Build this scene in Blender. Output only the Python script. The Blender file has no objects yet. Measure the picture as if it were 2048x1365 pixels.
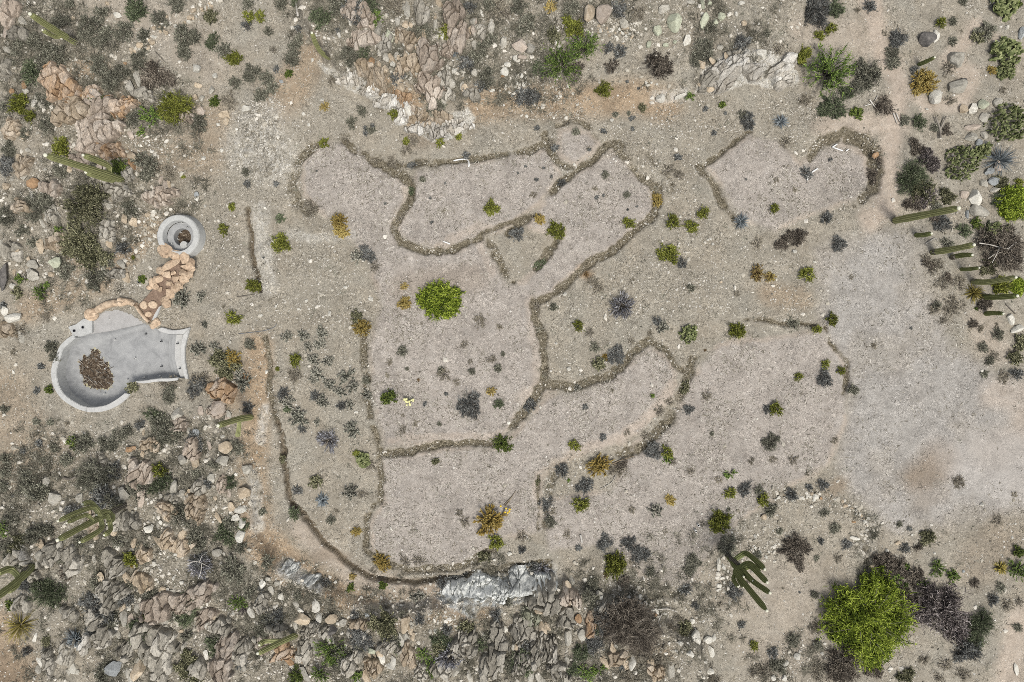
import bpy, bmesh, math, random
import numpy as np
from mathutils import Vector, Matrix

# ------------------------------------------------------------------ camera, light, exposure
H = 30.0                      # drone height above the ground
S = 45.0 / 2048               # metres per photo pixel at ground level
NX, NY = 1024.0, 620.0        # point straight below the drone
sc = bpy.context.scene
cam_d = bpy.data.cameras.new("camera"); cam = bpy.data.objects.new("camera", cam_d)
sc.collection.objects.link(cam); sc.camera = cam
cam_d.lens = 24.0; cam_d.sensor_width = 36.0; cam_d.clip_end = 3000.0
cam_d.shift_y = -(682.5 - NY) / 2048
cam.location = (0, 0, H); cam.rotation_euler = (0, 0, 0)

SUN_EL, SUN_AZ = math.radians(66), math.radians(150)
world = bpy.data.worlds.new("World"); sc.world = world; world.use_nodes = True
wn = world.node_tree.nodes; wl = world.node_tree.links
sky = wn.new("ShaderNodeTexSky"); sky.sky_type = 'NISHITA'; sky.sun_disc = False
sky.sun_elevation = SUN_EL; sky.sun_rotation = SUN_AZ; sky.air_density = 1.0; sky.dust_density = 4.0; sky.ozone_density = 0.3
bg = wn["Background"]; bg.inputs[1].default_value = 0.112
hs = wn.new("ShaderNodeHueSaturation"); hs.inputs["Saturation"].default_value = 0.35     # cloud-whitened sky
wl.new(sky.outputs[0], hs.inputs["Color"]); wl.new(hs.outputs[0], bg.inputs[0])
sun_d = bpy.data.lights.new("sun", 'SUN'); sun_d.energy = 1.7; sun_d.angle = math.radians(14); sun_d.color = (1.0, 0.95, 0.87)
sun = bpy.data.objects.new("sun", sun_d); sc.collection.objects.link(sun)
sd = Vector((math.sin(SUN_AZ) * math.cos(SUN_EL), math.cos(SUN_AZ) * math.cos(SUN_EL), math.sin(SUN_EL)))
sun.rotation_euler = sd.to_track_quat('Z', 'Y').to_euler(); sun.location = (0, 0, 60)
sc.view_settings.view_transform = 'Standard'; sc.view_settings.look = 'None'
sc.view_settings.exposure = 0.38; sc.view_settings.gamma = 1.0
sc.render.engine = 'CYCLES'; sc.cycles.max_bounces = 5; sc.cycles.diffuse_bounces = 3
sc.cycles.use_denoising = False; sc.cycles.filter_width = 0.8

RNG = np.random.default_rng(7)
col = sc.collection

# ------------------------------------------------------------------ helpers
def at(px, py, z=0.0):
    k = S * (H - z) / H
    return np.array([(px - NX) * k, (NY - py) * k, z])

def tagged(o, label=None, cat=None, group=None, kind=None):
    if label: o["label"] = label
    if cat: o["category"] = cat
    if group: o["group"] = group
    if kind: o["kind"] = kind
    return o

def mesh_from(name, V, faces, mat=None, var=None, smooth=False, attrs=None):
    V = np.asarray(V, dtype=np.float32).reshape(-1, 3)
    if not isinstance(faces, (list, tuple)): faces = [faces]
    faces = [np.asarray(f, dtype=np.int32) for f in faces if len(f)]
    me = bpy.data.meshes.new(name)
    nl = sum(f.size for f in faces); nf = sum(len(f) for f in faces)
    me.vertices.add(len(V)); me.loops.add(nl); me.polygons.add(nf)
    me.vertices.foreach_set("co", V.ravel())
    me.loops.foreach_set("vertex_index", np.concatenate([f.ravel() for f in faces]))
    tot = np.concatenate([np.full(len(f), f.shape[1], dtype=np.int32) for f in faces])
    st = np.concatenate([[0], np.cumsum(tot)[:-1]]).astype(np.int32)
    me.polygons.foreach_set("loop_start", st)
    try: me.polygons.foreach_set("loop_total", tot)
    except Exception: pass
    me.polygons.foreach_set("use_smooth", np.full(nf, bool(smooth)))
    if var is not None:
        a = me.attributes.new("var", 'FLOAT', 'POINT'); a.data.foreach_set("value", np.asarray(var, dtype=np.float32))
    for k, arr in (attrs or {}).items():
        a = me.attributes.new(k, 'FLOAT_COLOR', 'POINT'); a.data.foreach_set("color", np.asarray(arr, dtype=np.float32).ravel())
    me.update(calc_edges=True); me.validate()
    if mat: me.materials.append(mat)
    return me

def obj(name, me, parent=None, loc=None):
    o = bpy.data.objects.new(name, me); col.objects.link(o)
    if parent is not None: o.parent = parent
    if loc is not None: o.location = loc
    return o

def empty(name, loc=(0, 0, 0)):
    o = bpy.data.objects.new(name, None); o.empty_display_size = 0.2; col.objects.link(o); o.location = loc
    return o

CHILD = {}
def adopt(o, parent):
    o.parent = parent; CHILD.setdefault(parent.name, []).append(o); return o

def copy_tree(root):
    c = root.copy(); col.objects.link(c)
    for ch in CHILD.get(root.name, []):
        d = ch.copy(); col.objects.link(d); d.parent = c
    return c

# ---- noise
_TAB = np.random.default_rng(3).random((257, 257)).astype(np.float32)
def vnoise(x, y):
    xi = np.floor(x).astype(int); yi = np.floor(y).astype(int)
    fx = x - xi; fy = y - yi
    fx = fx * fx * (3 - 2 * fx); fy = fy * fy * (3 - 2 * fy)
    a = _TAB[yi % 256, xi % 256]; b = _TAB[yi % 256, (xi + 1) % 256]
    c = _TAB[(yi + 1) % 256, xi % 256]; d = _TAB[(yi + 1) % 256, (xi + 1) % 256]
    return (a + (b - a) * fx) * (1 - fy) + (c + (d - c) * fx) * fy
def fbm(x, y, o=4):
    s = 0; a = .5; t = 0
    for i in range(o):
        s = s + a * vnoise(x * 2 ** i + 17.3 * i, y * 2 ** i + 5.1 * i); t += a; a *= .55
    return s / t
def sstep(a, b, x):
    t = np.clip((x - a) / (b - a), 0, 1); return t * t * (3 - 2 * t)

def seg_dist(X, Y, pts, closed=False):
    D = np.full(X.shape, 1e9)
    P = list(pts) + ([pts[0]] if closed else [])
    for (x0, y0), (x1, y1) in zip(P[:-1], P[1:]):
        dx, dy = x1 - x0, y1 - y0; L2 = dx * dx + dy * dy + 1e-9
        t = np.clip(((X - x0) * dx + (Y - y0) * dy) / L2, 0, 1)
        D = np.minimum(D, np.hypot(X - x0 - t * dx, Y - y0 - t * dy))
    return D
def inside(X, Y, pts):
    r = np.zeros(X.shape, bool); n = len(pts)
    for i in range(n):
        x0, y0 = pts[i]; x1, y1 = pts[(i + 1) % n]
        if y0 == y1: continue
        c = ((y0 > Y) != (y1 > Y)) & (X < (x1 - x0) * (Y - y0) / (y1 - y0) + x0)
        r ^= c
    return r
def sdf(X, Y, pts):
    d = seg_dist(X, Y, pts, True)
    return np.where(inside(X, Y, pts), d, -d)      # positive inside

# ------------------------------------------------------------------ materials
def new_mat(name, rough=0.9, spec=0.2):
    m = bpy.data.materials.new(name); m.use_nodes = True
    nt = m.node_tree; b = nt.nodes["Principled BSDF"]
    b.inputs["Roughness"].default_value = rough
    b.inputs["Specular IOR Level"].default_value = spec
    return m, nt, b
def ramp(nt, stops, interp='LINEAR'):
    r = nt.nodes.new("ShaderNodeValToRGB"); cr = r.color_ramp; cr.interpolation = interp
    while len(cr.elements) < len(stops): cr.elements.new(0.5)
    for e, (p, c) in zip(cr.elements, stops):
        e.position = p; e.color = (c[0], c[1], c[2], 1) if not isinstance(c, (int, float)) else (c, c, c, 1)
    return r
def noise(nt, scale, detail=4, rough=.6, dist=0, vec=None):
    n = nt.nodes.new("ShaderNodeTexNoise"); n.inputs["Scale"].default_value = scale
    n.inputs["Detail"].default_value = detail; n.inputs["Roughness"].default_value = rough
    n.inputs["Distortion"].default_value = dist
    if vec is not None: nt.links.new(vec, n.inputs["Vector"])
    return n
def mix(nt, fac, a, b, mode='MIX'):
    m = nt.nodes.new("ShaderNodeMix"); m.data_type = 'RGBA'; m.blend_type = mode
    for s, v in ((m.inputs[0], fac), (m.inputs[6], a), (m.inputs[7], b)):
        if hasattr(v, "is_linked") or hasattr(v, "links"): nt.links.new(v, s)
        elif isinstance(v, (int, float)): s.default_value = v
        else: s.default_value = (v[0], v[1], v[2], 1)
    return m.outputs[2]
def math_n(nt, op, a, b=None, clamp=False):
    m = nt.nodes.new("ShaderNodeMath"); m.operation = op; m.use_clamp = clamp
    for s, v in ((m.inputs[0], a), (m.inputs[1], b)):
        if v is None: continue
        if isinstance(v, (int, float)): s.default_value = v
        else: nt.links.new(v, s)
    return m.outputs[0]
def bump(nt, b, height, strength, dist):
    n = nt.nodes.new("ShaderNodeBump"); n.inputs["Strength"].default_value = strength; n.inputs["Distance"].default_value = dist
    nt.links.new(height, n.inputs["Height"]); nt.links.new(n.outputs[0], b.inputs["Normal"])

def leaf_mat(name, dark, mid, light, rough=.75, trans=0.0):
    m, nt, b = new_mat(name, rough, .15)
    a = nt.nodes.new("ShaderNodeAttribute"); a.attribute_name = "var"
    r = ramp(nt, [(0, dark), (.5, mid), (1, light)])
    nt.links.new(a.outputs["Fac"], r.inputs[0])
    oi = nt.nodes.new("ShaderNodeObjectInfo")
    hsv = nt.nodes.new("ShaderNodeHueSaturation")
    nt.links.new(math_n(nt, 'MULTIPLY_ADD', oi.outputs["Random"], 0.05), hsv.inputs["Hue"])
    hsv.inputs["Hue"].default_value = .5
    nt.links.remove(hsv.inputs["Hue"].links[0])
    v = math_n(nt, 'MULTIPLY', oi.outputs["Random"], .45); v = math_n(nt, 'ADD', v, .8)
    nt.links.new(v, hsv.inputs["Value"]); nt.links.new(r.outputs[0], hsv.inputs["Color"])
    nt.links.new(hsv.outputs[0], b.inputs["Base Color"])
    return m

def rock_mat(name, stops, scale=3.0, stretch=(1, 1, 1), bstr=.6, fine=28):
    m, nt, b = new_mat(name, .92, .15)
    tc = nt.nodes.new("ShaderNodeTexCoord"); mp = nt.nodes.new("ShaderNodeMapping"); mp.inputs["Scale"].default_value = stretch
    oi = nt.nodes.new("ShaderNodeObjectInfo")
    va = nt.nodes.new("ShaderNodeVectorMath"); va.operation = 'ADD'
    cv = nt.nodes.new("ShaderNodeCombineXYZ"); k = math_n(nt, 'MULTIPLY', oi.outputs["Random"], 50.0)
    nt.links.new(k, cv.inputs[0]); nt.links.new(k, cv.inputs[2])
    nt.links.new(tc.outputs["Object"], va.inputs[0]); nt.links.new(cv.outputs[0], va.inputs[1])
    nt.links.new(va.outputs[0], mp.inputs[0])
    n1 = noise(nt, scale, 5, .65, .6, mp.outputs[0]); r = ramp(nt, stops)
    at_ = nt.nodes.new("ShaderNodeAttribute"); at_.attribute_name = "var"
    f = math_n(nt, 'MULTIPLY_ADD', at_.outputs["Fac"], .45); f.node.inputs[2].default_value = 0.0
    f2 = math_n(nt, 'ADD', math_n(nt, 'MULTIPLY', n1.outputs[0], .9), f); f2 = math_n(nt, 'SUBTRACT', f2, .17)
    nt.links.new(f2, r.inputs[0])
    n2 = noise(nt, fine, 5, .7, .8, mp.outputs[0])
    rr = ramp(nt, [(.32, .42), (.46, .92), (.56, 1.08), (.70, 1.40)]); nt.links.new(n2.outputs[0], rr.inputs[0])
    c = mix(nt, 1.0, r.outputs[0], rr.outputs[0], 'MULTIPLY')
    ov = math_n(nt, 'ADD', math_n(nt, 'MULTIPLY', oi.outputs["Random"], .35), .82)
    c = mix(nt, 1.0, c, ov, 'MULTIPLY')
    nt.links.new(c, b.inputs["Base Color"])
    bump(nt, b, n2.outputs[0], bstr, .04)
    return m

# ------------------------------------------------------------------ the lie of the land (photo pixels)
NHILL = [(560, -900), (585, 40), (640, 122), (680, 148), (725, 162), (765, 184), (800, 210), (832, 226), (866, 240), (905, 238), (942, 228), (1000, 205), (1100, 190), (1250, 190), (1330, 182), (1400, 178), (1470, 160), (1540, 146), (1600, 136), (1625, 80), (1640, -900)]
SHILL = [(-1500, 905), (300, 880), (470, 860), (500, 900), (506, 980), (512, 1070), (560, 1122), (620, 1165), (700, 1195), (790, 1215), (880, 1195), (1000, 1165), (1110, 1155), (1200, 1190), (1300, 1225), (1420, 1290), (1440, 2300), (-1500, 2300)]
MAUVE = [
 [(606, 330), (645, 285), (700, 292), (760, 335), (808, 362), (808, 410), (785, 448), (795, 490), (845, 512), (920, 505), (965, 480), (985, 520), (1015, 575), (1065, 560), (1078, 640), (1076, 770), (1040, 815), (1010, 868), (960, 884), (770, 892), (750, 800), (738, 690), (765, 610), (735, 520), (690, 470), (640, 425), (606, 390)],
 [(832, 345), (905, 328), (1000, 322), (1092, 297), (1112, 318), (1118, 350), (1082, 405), (1030, 440), (985, 458), (950, 484), (905, 494), (868, 496), (820, 482), (796, 455), (816, 420), (826, 378)],
 [(1145, 355), (1200, 312), (1235, 302), (1262, 340), (1302, 380), (1308, 425), (1262, 465), (1200, 508), (1150, 545), (1095, 590), (1065, 600), (1040, 570), (1080, 535), (1130, 470), (1060, 455), (1090, 400)],
 [(1118, 262), (1175, 262), (1195, 290), (1150, 328), (1120, 305)],
 [(772, 912), (900, 902), (1010, 893), (1060, 835), (1100, 792), (1160, 790), (1235, 745), (1292, 695), (1330, 715), (1352, 745), (1335, 800), (1280, 868), (1200, 900), (1110, 918), (1076, 960), (1086, 1058), (990, 1075), (960, 1118), (880, 1140), (800, 1128), (745, 1100), (738, 1050), (770, 1005), (765, 960)],
 [(1412, 332), (1498, 270), (1560, 290), (1600, 330), (1640, 300), (1690, 285), (1735, 310), (1742, 360), (1715, 400), (1620, 430), (1545, 462), (1482, 440)],
 [(1380, 760), (1440, 690), (1640, 662), (1690, 740), (1690, 850), (1650, 930), (1480, 1040), (1400, 1130), (1380, 1180), (1290, 1160), (1220, 1090), (1100, 1100), (1095, 1000), (1220, 985), (1260, 900), (1345, 850)],
]
GREY = [(1640, 500), (1720, 470), (1840, 470), (1850, 560), (1900, 690), (1990, 760), (2300, 780), (2300, 990), (2000, 1020), (1920, 1045), (1790, 1060), (1730, 1010), (1680, 930), (1700, 800), (1650, 660)]
PALE = [(1860, 880), (1960, 860), (2300, 850), (2300, 1000), (2010, 1000), (1900, 960)]
EDGES = [  # (points, half width px, strength)
 ([(628, 290), (598, 325), (585, 370), (590, 405), (612, 425)], 9, .8),
 ([(690, 286), (745, 326), (800, 350), (824, 375), (815, 410), (797, 440), (786, 456), (800, 482), (850, 506), (900, 506), (935, 490), (968, 472)], 8, 1.),
 ([(968, 472), (1005, 450), (1040, 440), (1075, 430)], 6, .7),
 ([(1020, 470), (1040, 450), (1060, 440)], 8, .8),
 ([(740, 320), (790, 335), (830, 330), (925, 318), (1010, 312), (1060, 300), (1094, 283)], 7, .8),
 ([(1086, 268), (1100, 298), (1116, 318), (1135, 335), (1152, 338), (1175, 325), (1200, 302), (1218, 292), (1250, 292)], 7, 1.),
 ([(1112, 252), (1150, 245), (1178, 252), (1190, 278)], 5, .6),
 ([(1236, 300), (1262, 332), (1288, 362), (1312, 382), (1318, 405), (1305, 432), (1270, 465), (1215, 505), (1175, 530), (1130, 572), (1090, 598), (1070, 615)], 8, .9),
 ([(1070, 605), (1072, 640), (1080, 660), (1085, 700), (1090, 758), (1105, 772), (1150, 776), (1200, 760), (1235, 738), (1262, 705), (1295, 680)], 9, 1.),
 ([(1295, 680), (1325, 700), (1350, 730), (1380, 745)], 6, .8),
 ([(1390, 720), (1378, 760), (1350, 815), (1318, 865), (1290, 892), (1240, 912)], 10, .7),
 ([(980, 485), (1000, 525), (1025, 565)], 8, .8),
 ([(1120, 480), (1100, 505), (1078, 535)], 8, .9),
 ([(1085, 775), (1060, 810), (1038, 838), (1020, 860)], 9, 1.),
 ([(1005, 882), (960, 886), (900, 892), (840, 900), (772, 908)], 7, 1.),
 ([(730, 670), (728, 720), (736, 790), (745, 850), (760, 910), (765, 960), (762, 1000), (735, 1028), (728, 1060), (730, 1100), (760, 1128)], 7, .8),
 ([(760, 1128), (830, 1142), (900, 1140), (945, 1125), (985, 1100)], 7, .9),
 ([(1078, 950), (1076, 1000), (1080, 1052)], 3, .7),
 ([(1110, 930), (1100, 980), (1095, 1040), (1110, 1080)], 10, .4),
 ([(494, 420), (502, 480), (512, 540), (520, 580)], 5, 1.),
 ([(528, 670), (532, 720), (540, 790), (556, 850), (566, 900), (574, 960), (582, 1005), (610, 1040), (640, 1072), (660, 1100)], 6, 1.),
 ([(660, 1100), (690, 1125), (730, 1150), (780, 1162), (830, 1166), (900, 1158), (960, 1142), (1040, 1130), (1100, 1122)], 4, 1.),
 ([(1402, 336), (1440, 305), (1478, 275), (1502, 262)], 6, .7),
 ([(1395, 330), (1420, 370), (1450, 410), (1468, 440)], 6, .7),
 ([(1290, 300), (1330, 345), (1350, 400)], 6, .4),
 ([(1618, 318), (1650, 282), (1690, 268), (1730, 282), (1752, 312), (1756, 350), (1748, 385), (1728, 400)], 8, .8),
 ([(1640, 290), (1665, 274), (1690, 268), (1730, 280), (1752, 310), (1757, 350), (1748, 380)], 12, 1.),  # stronger arc, painting the shaded upper right pit wall dark
 ([(1152, 340), (1128, 362), (1104, 386)], 8, .8),
 ([(1652, 655), (1662, 690), (1690, 725), (1696, 760), (1690, 790)], 5, .6),
 ([(1490, 640), (1560, 648), (1640, 652)], 4, .7),
 ([(1370, 1130), (1385, 1160), (1360, 1185), (1300, 1195)], 7, .5),
 ([(900, 1160), (960, 1148), (1100, 1135)], 6, .9),
 ([(1520, 990), (1600, 985), (1660, 990), (1710, 1020), (1735, 1060), (1735, 1120)], 9, .35),
]
WHITE = [
 [(632, 125), (680, 150), (725, 160), (765, 180), (800, 205), (832, 218), (866, 235), (905, 228), (935, 222), (950, 240), (930, 265), (900, 279), (865, 281), (830, 263), (806, 240), (780, 220), (752, 207), (725, 192), (698, 183), (672, 163), (645, 142)],
 [(1400, 150), (1440, 120), (1490, 110), (1536, 120), (1595, 140), (1590, 172), (1540, 178), (1490, 162), (1440, 186), (1390, 190)],
 [(870, 1192), (920, 1165), (1000, 1150), (1110, 1140), (1110, 1178), (1040, 1200), (960, 1208), (945, 1230), (905, 1202)],
]
WHITE_SOFT = [([(520, 250), (525, 290), (545, 320), (500, 300)], 42, .75), ([(505, 950), (512, 1000), (520, 1055)], 9, .8), ([(575, 1130), (610, 1160), (640, 1180)], 12, .8), ([(720, 1215), (800, 1215), (850, 1205)], 12, .6), ([(520, 420), (528, 500), (540, 575)], 14, .5), ([(1020, 150), (1045, 165)], 14, .5), ([(1740, 1050), (1735, 1110)], 16, .5), ([(1100, 1150), (1060, 1150)], 20, .8), ([(530, 820), (520, 880)], 8, .6), ([(580, 470), (620, 480), (700, 470)], 8, .4), ([(1310, 195), (1370, 190)], 10, .6)]
OCHRE = [([(515, 690), (512, 800), (505, 930), (515, 1060)], 22, .8), ([(540, 1090), (590, 1140), (650, 1180), (760, 1220), (860, 1200), (950, 1215)], 26, .85), ([(960, 215), (1050, 200), (1150, 205), (1280, 200), (1330, 210)], 26, .8), ([(620, 110), (580, 180), (550, 215)], 26, .6), ([(790, 180), (830, 210), (850, 190)], 16, .9), ([(230, 530), (280, 480), (300, 450)], 20, .7), ([(150, 520), (200, 560), (60, 620)], 22, .55), ([(190, 140), (120, 160), (220, 215)], 24, .7), ([(1165, 540), (1175, 548)], 9, .9), ([(30, 940), (80, 920), (0, 800)], 50, .4), ([(1210, 1310), (1320, 1290)], 14, .6), ([(300, 300), (400, 310), (420, 250)], 40, .4), ([(0, 1240), (40, 1330)], 40, .7), ([(1540, 590), (1600, 600)], 20, .5), ([(470, 800), (440, 770)], 20, .5)]
SAND = [([(1735, -20), (1762, 100), (1800, 170), (1785, 240), (1776, 320), (1772, 410), (1740, 440)], 17, 1.), ([(1800, 170), (1860, 215), (1930, 205), (1945, 150), (1900, 120), (1950, 50)], 13, .8), ([(1600, 70), (1700, 60), (1740, 90)], 22, .5), ([(1650, 245), (1720, 250), (1790, 255)], 20, .8), ([(2040, 1240), (2020, 1330), (2010, 1400)], 22, .9), ([(1960, 60), (2030, 110)], 12, .8), ([(1500, 1170), (1620, 1200), (1560, 1300)], 60, .35), ([(1960, 640), (1990, 700)], 24, .5), ([(200, 0), (330, 60), (420, 120)], 40, .3), ([(1990, 790), (2048, 800), (2048, 850)], 24, .6), ([(1100, 780), (1060, 790), (1050, 800)], 12, .6), ([(600, 1060), (700, 1150), (900, 1195), (990, 1190)], 16, .7), ([(1345, 770), (1300, 830), (1240, 880)], 9, .8), ([(1235, 875), (1140, 912), (1080, 950), (1075, 990)], 8, .7), ([(780, 882), (900, 875), (1000, 866)], 5, .6), ([(900, 485), (960, 455), (1000, 462), (1040, 440)], 7, .5), ([(960, 490), (975, 520), (985, 545)], 6, .5), ([(1062, 600), (1068, 700), (1075, 770)], 7, .5)]
BROWN = [([(1840, 955), (1862, 940), (1878, 915)], 26, .75), ([(1850, 1000), (1880, 985)], 16, .3), ([(1960, 1120), (2000, 1080)], 35, .4), ([(20, 1330), (50, 1345)], 28, .9), ([(1680, 975), (1665, 985)], 12, .7), ([(1990, 900), (2040, 870)], 30, .4), ([(590, 1120), (660, 1110), (690, 1120)], 9, .5), ([(800, 575), (950, 555)], 20, .35), ([(870, 270), (830, 280)], 14, .5)]
ROCKY = [([(60, 100), (250, 250), (200, 330), (280, 380)], 110, 1.), ([(700, 40), (850, 90), (1000, 60), (1050, 130)], 90, 1.), ([(1150, 40), (1400, 40), (1500, 40)], 60, .6), ([(100, 1000), (350, 1000), (250, 1200), (450, 1250), (600, 1280), (800, 1300), (1000, 1260), (1130, 1290), (1300, 1230)], 110, 1.), ([(60, 480), (150, 560), (30, 420)], 60, .7), ([(430, 900), (480, 980)], 50, .8), ([(1400, 1250), (1420, 1100)], 60, .5), ([(1540, 1340), (1600, 1320)], 50, .4), ([(1730, 1050), (1740, 1130)], 25, .7)]
GRAVEL = [([(520, 240), (520, 300), (500, 330)], 45, 1.), ([(590, 330), (585, 390), (610, 430)], 14, .8), ([(1150, 60), (1240, 70)], 30, .8), ([(1040, 160), (1030, 200)], 20, .8), ([(1100, 220), (1130, 230)], 25, .6), ([(560, 600), (660, 640), (620, 700)], 60, .4), ([(1260, 600), (1180, 640), (1150, 740)], 45, .4), ([(1270, 320), (1340, 330), (1400, 240), (1320, 280)], 50, .5), ([(1380, 500), (1430, 540), (1350, 560)], 60, .4), ([(1560, 985), (1650, 1000), (1720, 1030)], 20, .8), ([(1300, 1200), (1260, 1210)], 30, .9), ([(1110, 1000), (1100, 950), (1160, 930)], 25, .5), ([(1480, 1100), (1530, 1090)], 30, .7), ([(1430, 1190), (1380, 1220)], 40, .5), ([(440, 470), (460, 520)], 30, .5), ([(1500, 1010), (1560, 1080)], 40, .4), ([(1600, 250), (1570, 230)], 50, .5), ([(1620, 600), (1600, 580)], 40, .5), ([(300, 1170), (340, 1190)], 40, .6), ([(900, 1210), (760, 1210)], 30, .5), ([(620, 610), (700, 480), (600, 560)], 50, .35), ([(1740, 390), (1600, 420)], 30, .3), ([(1640, 1270), (1580, 1340)], 25, .5), ([(280, 480), (290, 430), (240, 600)], 25, .5)]

POOL = [(440, 190), (350, 240), (250, 340), (210, 440), (160, 540), (140, 660), (150, 780), (190, 900), (270, 1010), (380, 1090), (500, 1150), (620, 1182), (760, 1180), (880, 1150), (1000, 1090), (1090, 1020), (1145, 950), (1230, 810), (1440, 800), (1640, 790), (1890, 755), (1855, 560), (1850, 400), (1880, 220), (1915, 100), (1800, 125), (1680, 130), (1560, 100), (1440, 80), (1330, 20), (1180, -90), (1000, -150), (830, -130), (690, -60), (610, 30), (560, 130)]
zp = lambda u, v: (80 + u / 6.4, 640 + v / 6.4)
POOLP = [zp(u, v) for u, v in POOL]
zc = lambda u, v: (150 + u / 5.46, 420 + v / 5.46)
SPA = zc(1185, 298)

# ------------------------------------------------------------------ ground sheet
def axis(lo, hi, step, far):
    a = list(np.arange(lo, hi, step)); g = step
    r = [hi]
    while r[-1] < far: g *= 1.35; r.append(r[-1] + g)
    g = step; l = [lo - step]
    while l[-1] > -far: g *= 1.35; l.append(l[-1] - g)
    return np.array(l[::-1] + a + r)
gx = axis(-25.5, 25.5, .06, 900.); gy = axis(-19.5, 16.5, .06, 900.)
GX, GY = np.meshgrid(gx, gy)
PX = GX / S + NX; PY = NY - GY / S
wob = 9.0
WX = PX + (fbm(GX * .9 + 40, GY * .9, 4) - .5) * 2 * wob + (fbm(GX * 5, GY * 5 + 9, 2) - .5) * 5
WY = PY + (fbm(GX * .9, GY * .9 + 70, 4) - .5) * 2 * wob + (fbm(GX * 5 + 7, GY * 5, 2) - .5) * 5
def lift(pts, z):
    k = (H - z) / H
    return [((x - NX) * k + NX, (y - NY) * k + NY) for x, y in pts]
def near(pts, pad):
    p = np.array(pts); x0, y0 = p.min(0) - pad; x1, y1 = p.max(0) + pad
    ix = np.where((PX[0] > x0) & (PX[0] < x1))[0]; iy = np.where((PY[:, 0] > y0) & (PY[:, 0] < y1))[0]
    if len(ix) == 0 or len(iy) == 0: return None
    return slice(iy[0], iy[-1] + 1), slice(ix[0], ix[-1] + 1)
def paint_lines(lst, soft=1.6, hill=0.0):
    out = np.zeros(PX.shape)
    for pts, w, s in lst:
        sl = near(pts, w * soft * 1.6 + 25)
        if sl is None: continue
        d = seg_dist(WX[sl], WY[sl], pts)
        out[sl] = np.maximum(out[sl], s * (1 - sstep(w * .45, w * soft, d)))
    return out
def paint_poly(lst, e=4):
    out = np.zeros(PX.shape)
    for pts in lst:
        sl = near(pts, 30)
        out[sl] = np.maximum(out[sl], sstep(-e, e, sdf(WX[sl], WY[sl], pts)))
    return out
mauve = paint_poly(MAUVE, 9); grey = paint_poly([GREY], 30) * (.55 + .6 * sstep(.35, .6, fbm(GX * .55 + 9, GY * .55, 4))); pale = paint_poly([PALE], 40)
mauve_h = mauve.copy()
mauve = np.maximum(mauve, grey * .9)
litter = paint_lines(EDGES, 1.45) * (.66 + .44 * sstep(.36, .60, fbm(GX * 1.1 + 60, GY * 1.1 + 8, 3)))
litter = np.where(litter > 0, sstep(.12, .62, litter + (fbm(GX * 3.4 + 2, GY * 3.4 + 6, 3) - .5) * 1.25 * (litter < .9)), 0) * np.minimum(1, litter * 2.2); ochre = paint_lines(OCHRE, 2.0); sand = paint_lines(SAND, 2.0)
sand = np.maximum(sand, .62 * np.clip(4 * mauve_h * (1 - mauve_h), 0, 1) * sstep(.38, .58, fbm(GX * .8 + 21, GY * .8 + 2, 3)) * (1 - litter))
white = np.maximum(paint_poly(WHITE, 3), paint_lines(WHITE_SOFT, 1.8)); brown = paint_lines(BROWN, 2.2)
rocky = paint_lines(ROCKY, 1.7); gravel = paint_lines(GRAVEL, 1.9)
out_far = np.maximum(sstep(1024, 1400, np.abs(PX - 1024)), sstep(690, 950, np.abs(PY - 682)))
rocky = np.maximum(rocky, out_far * .5)
gent = sstep(930, 1000, PX) * (1 - sstep(1290, 1400, PX))
nh = sstep(-1 - 30 * gent, 22 + 110 * gent, sdf(WX, WY, lift(NHILL, .6))); sh = sstep(-1 - 80 * (1 - sstep(430, 520, PX)), 20 + 170 * (1 - sstep(430, 520, PX)), sdf(WX, WY, lift(SHILL, .5)))
lf = fbm(GX * .22 + 3, GY * .22, 4) - .5
hill = np.maximum(nh, sh)
GZ = .65 * nh + .55 * sh + lf * (.10 + .55 * np.maximum(hill, rocky * .7)) * 1.2
GZ += (fbm(GX * 1.6, GY * 1.6 + 30, 3) - .5) * (.05 + .22 * np.maximum(rocky, .6 * hill))
GZ += (fbm(GX * 6 + 11, GY * 6, 2) - .5) * (.02 + .06 * np.maximum(rocky, white))
GZ += .06 * mauve_h * (1 - grey) - .12 * litter + white * (np.abs(fbm(GX * 3.2, GY * 3.2 + 4, 3) - .5) * .55 - .06)
# erosion gully
gul = paint_lines([([(494, 420), (505, 500), (520, 580)], 4, 1.), ([(556, 850), (572, 950), (582, 1005), (615, 1045), (650, 1085), (680, 1115), (740, 1152), (800, 1164), (900, 1158), (960, 1142)], 5, 1.)], 1.5)
GZ -= .22 * gul
# round pit
pa_ = np.clip(((WX - 1690) * .6 - (WY - 335) * .8) / 60, -1, 1) * .5 + .5       # steep on the upper right, running out lower left
pit = 1 - sstep(60 - 45 * (1 - pa_), 70 + 45 * (1 - pa_), np.hypot(WX - 1690, (WY - 335)))
GZ -= .30 * pit
# far country swells
GZ += out_far * (fbm(GX * .02, GY * .02 + 5, 3) - .5) * np.clip(np.hypot(GX, GY) - 26, 0, 200) * .12
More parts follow.
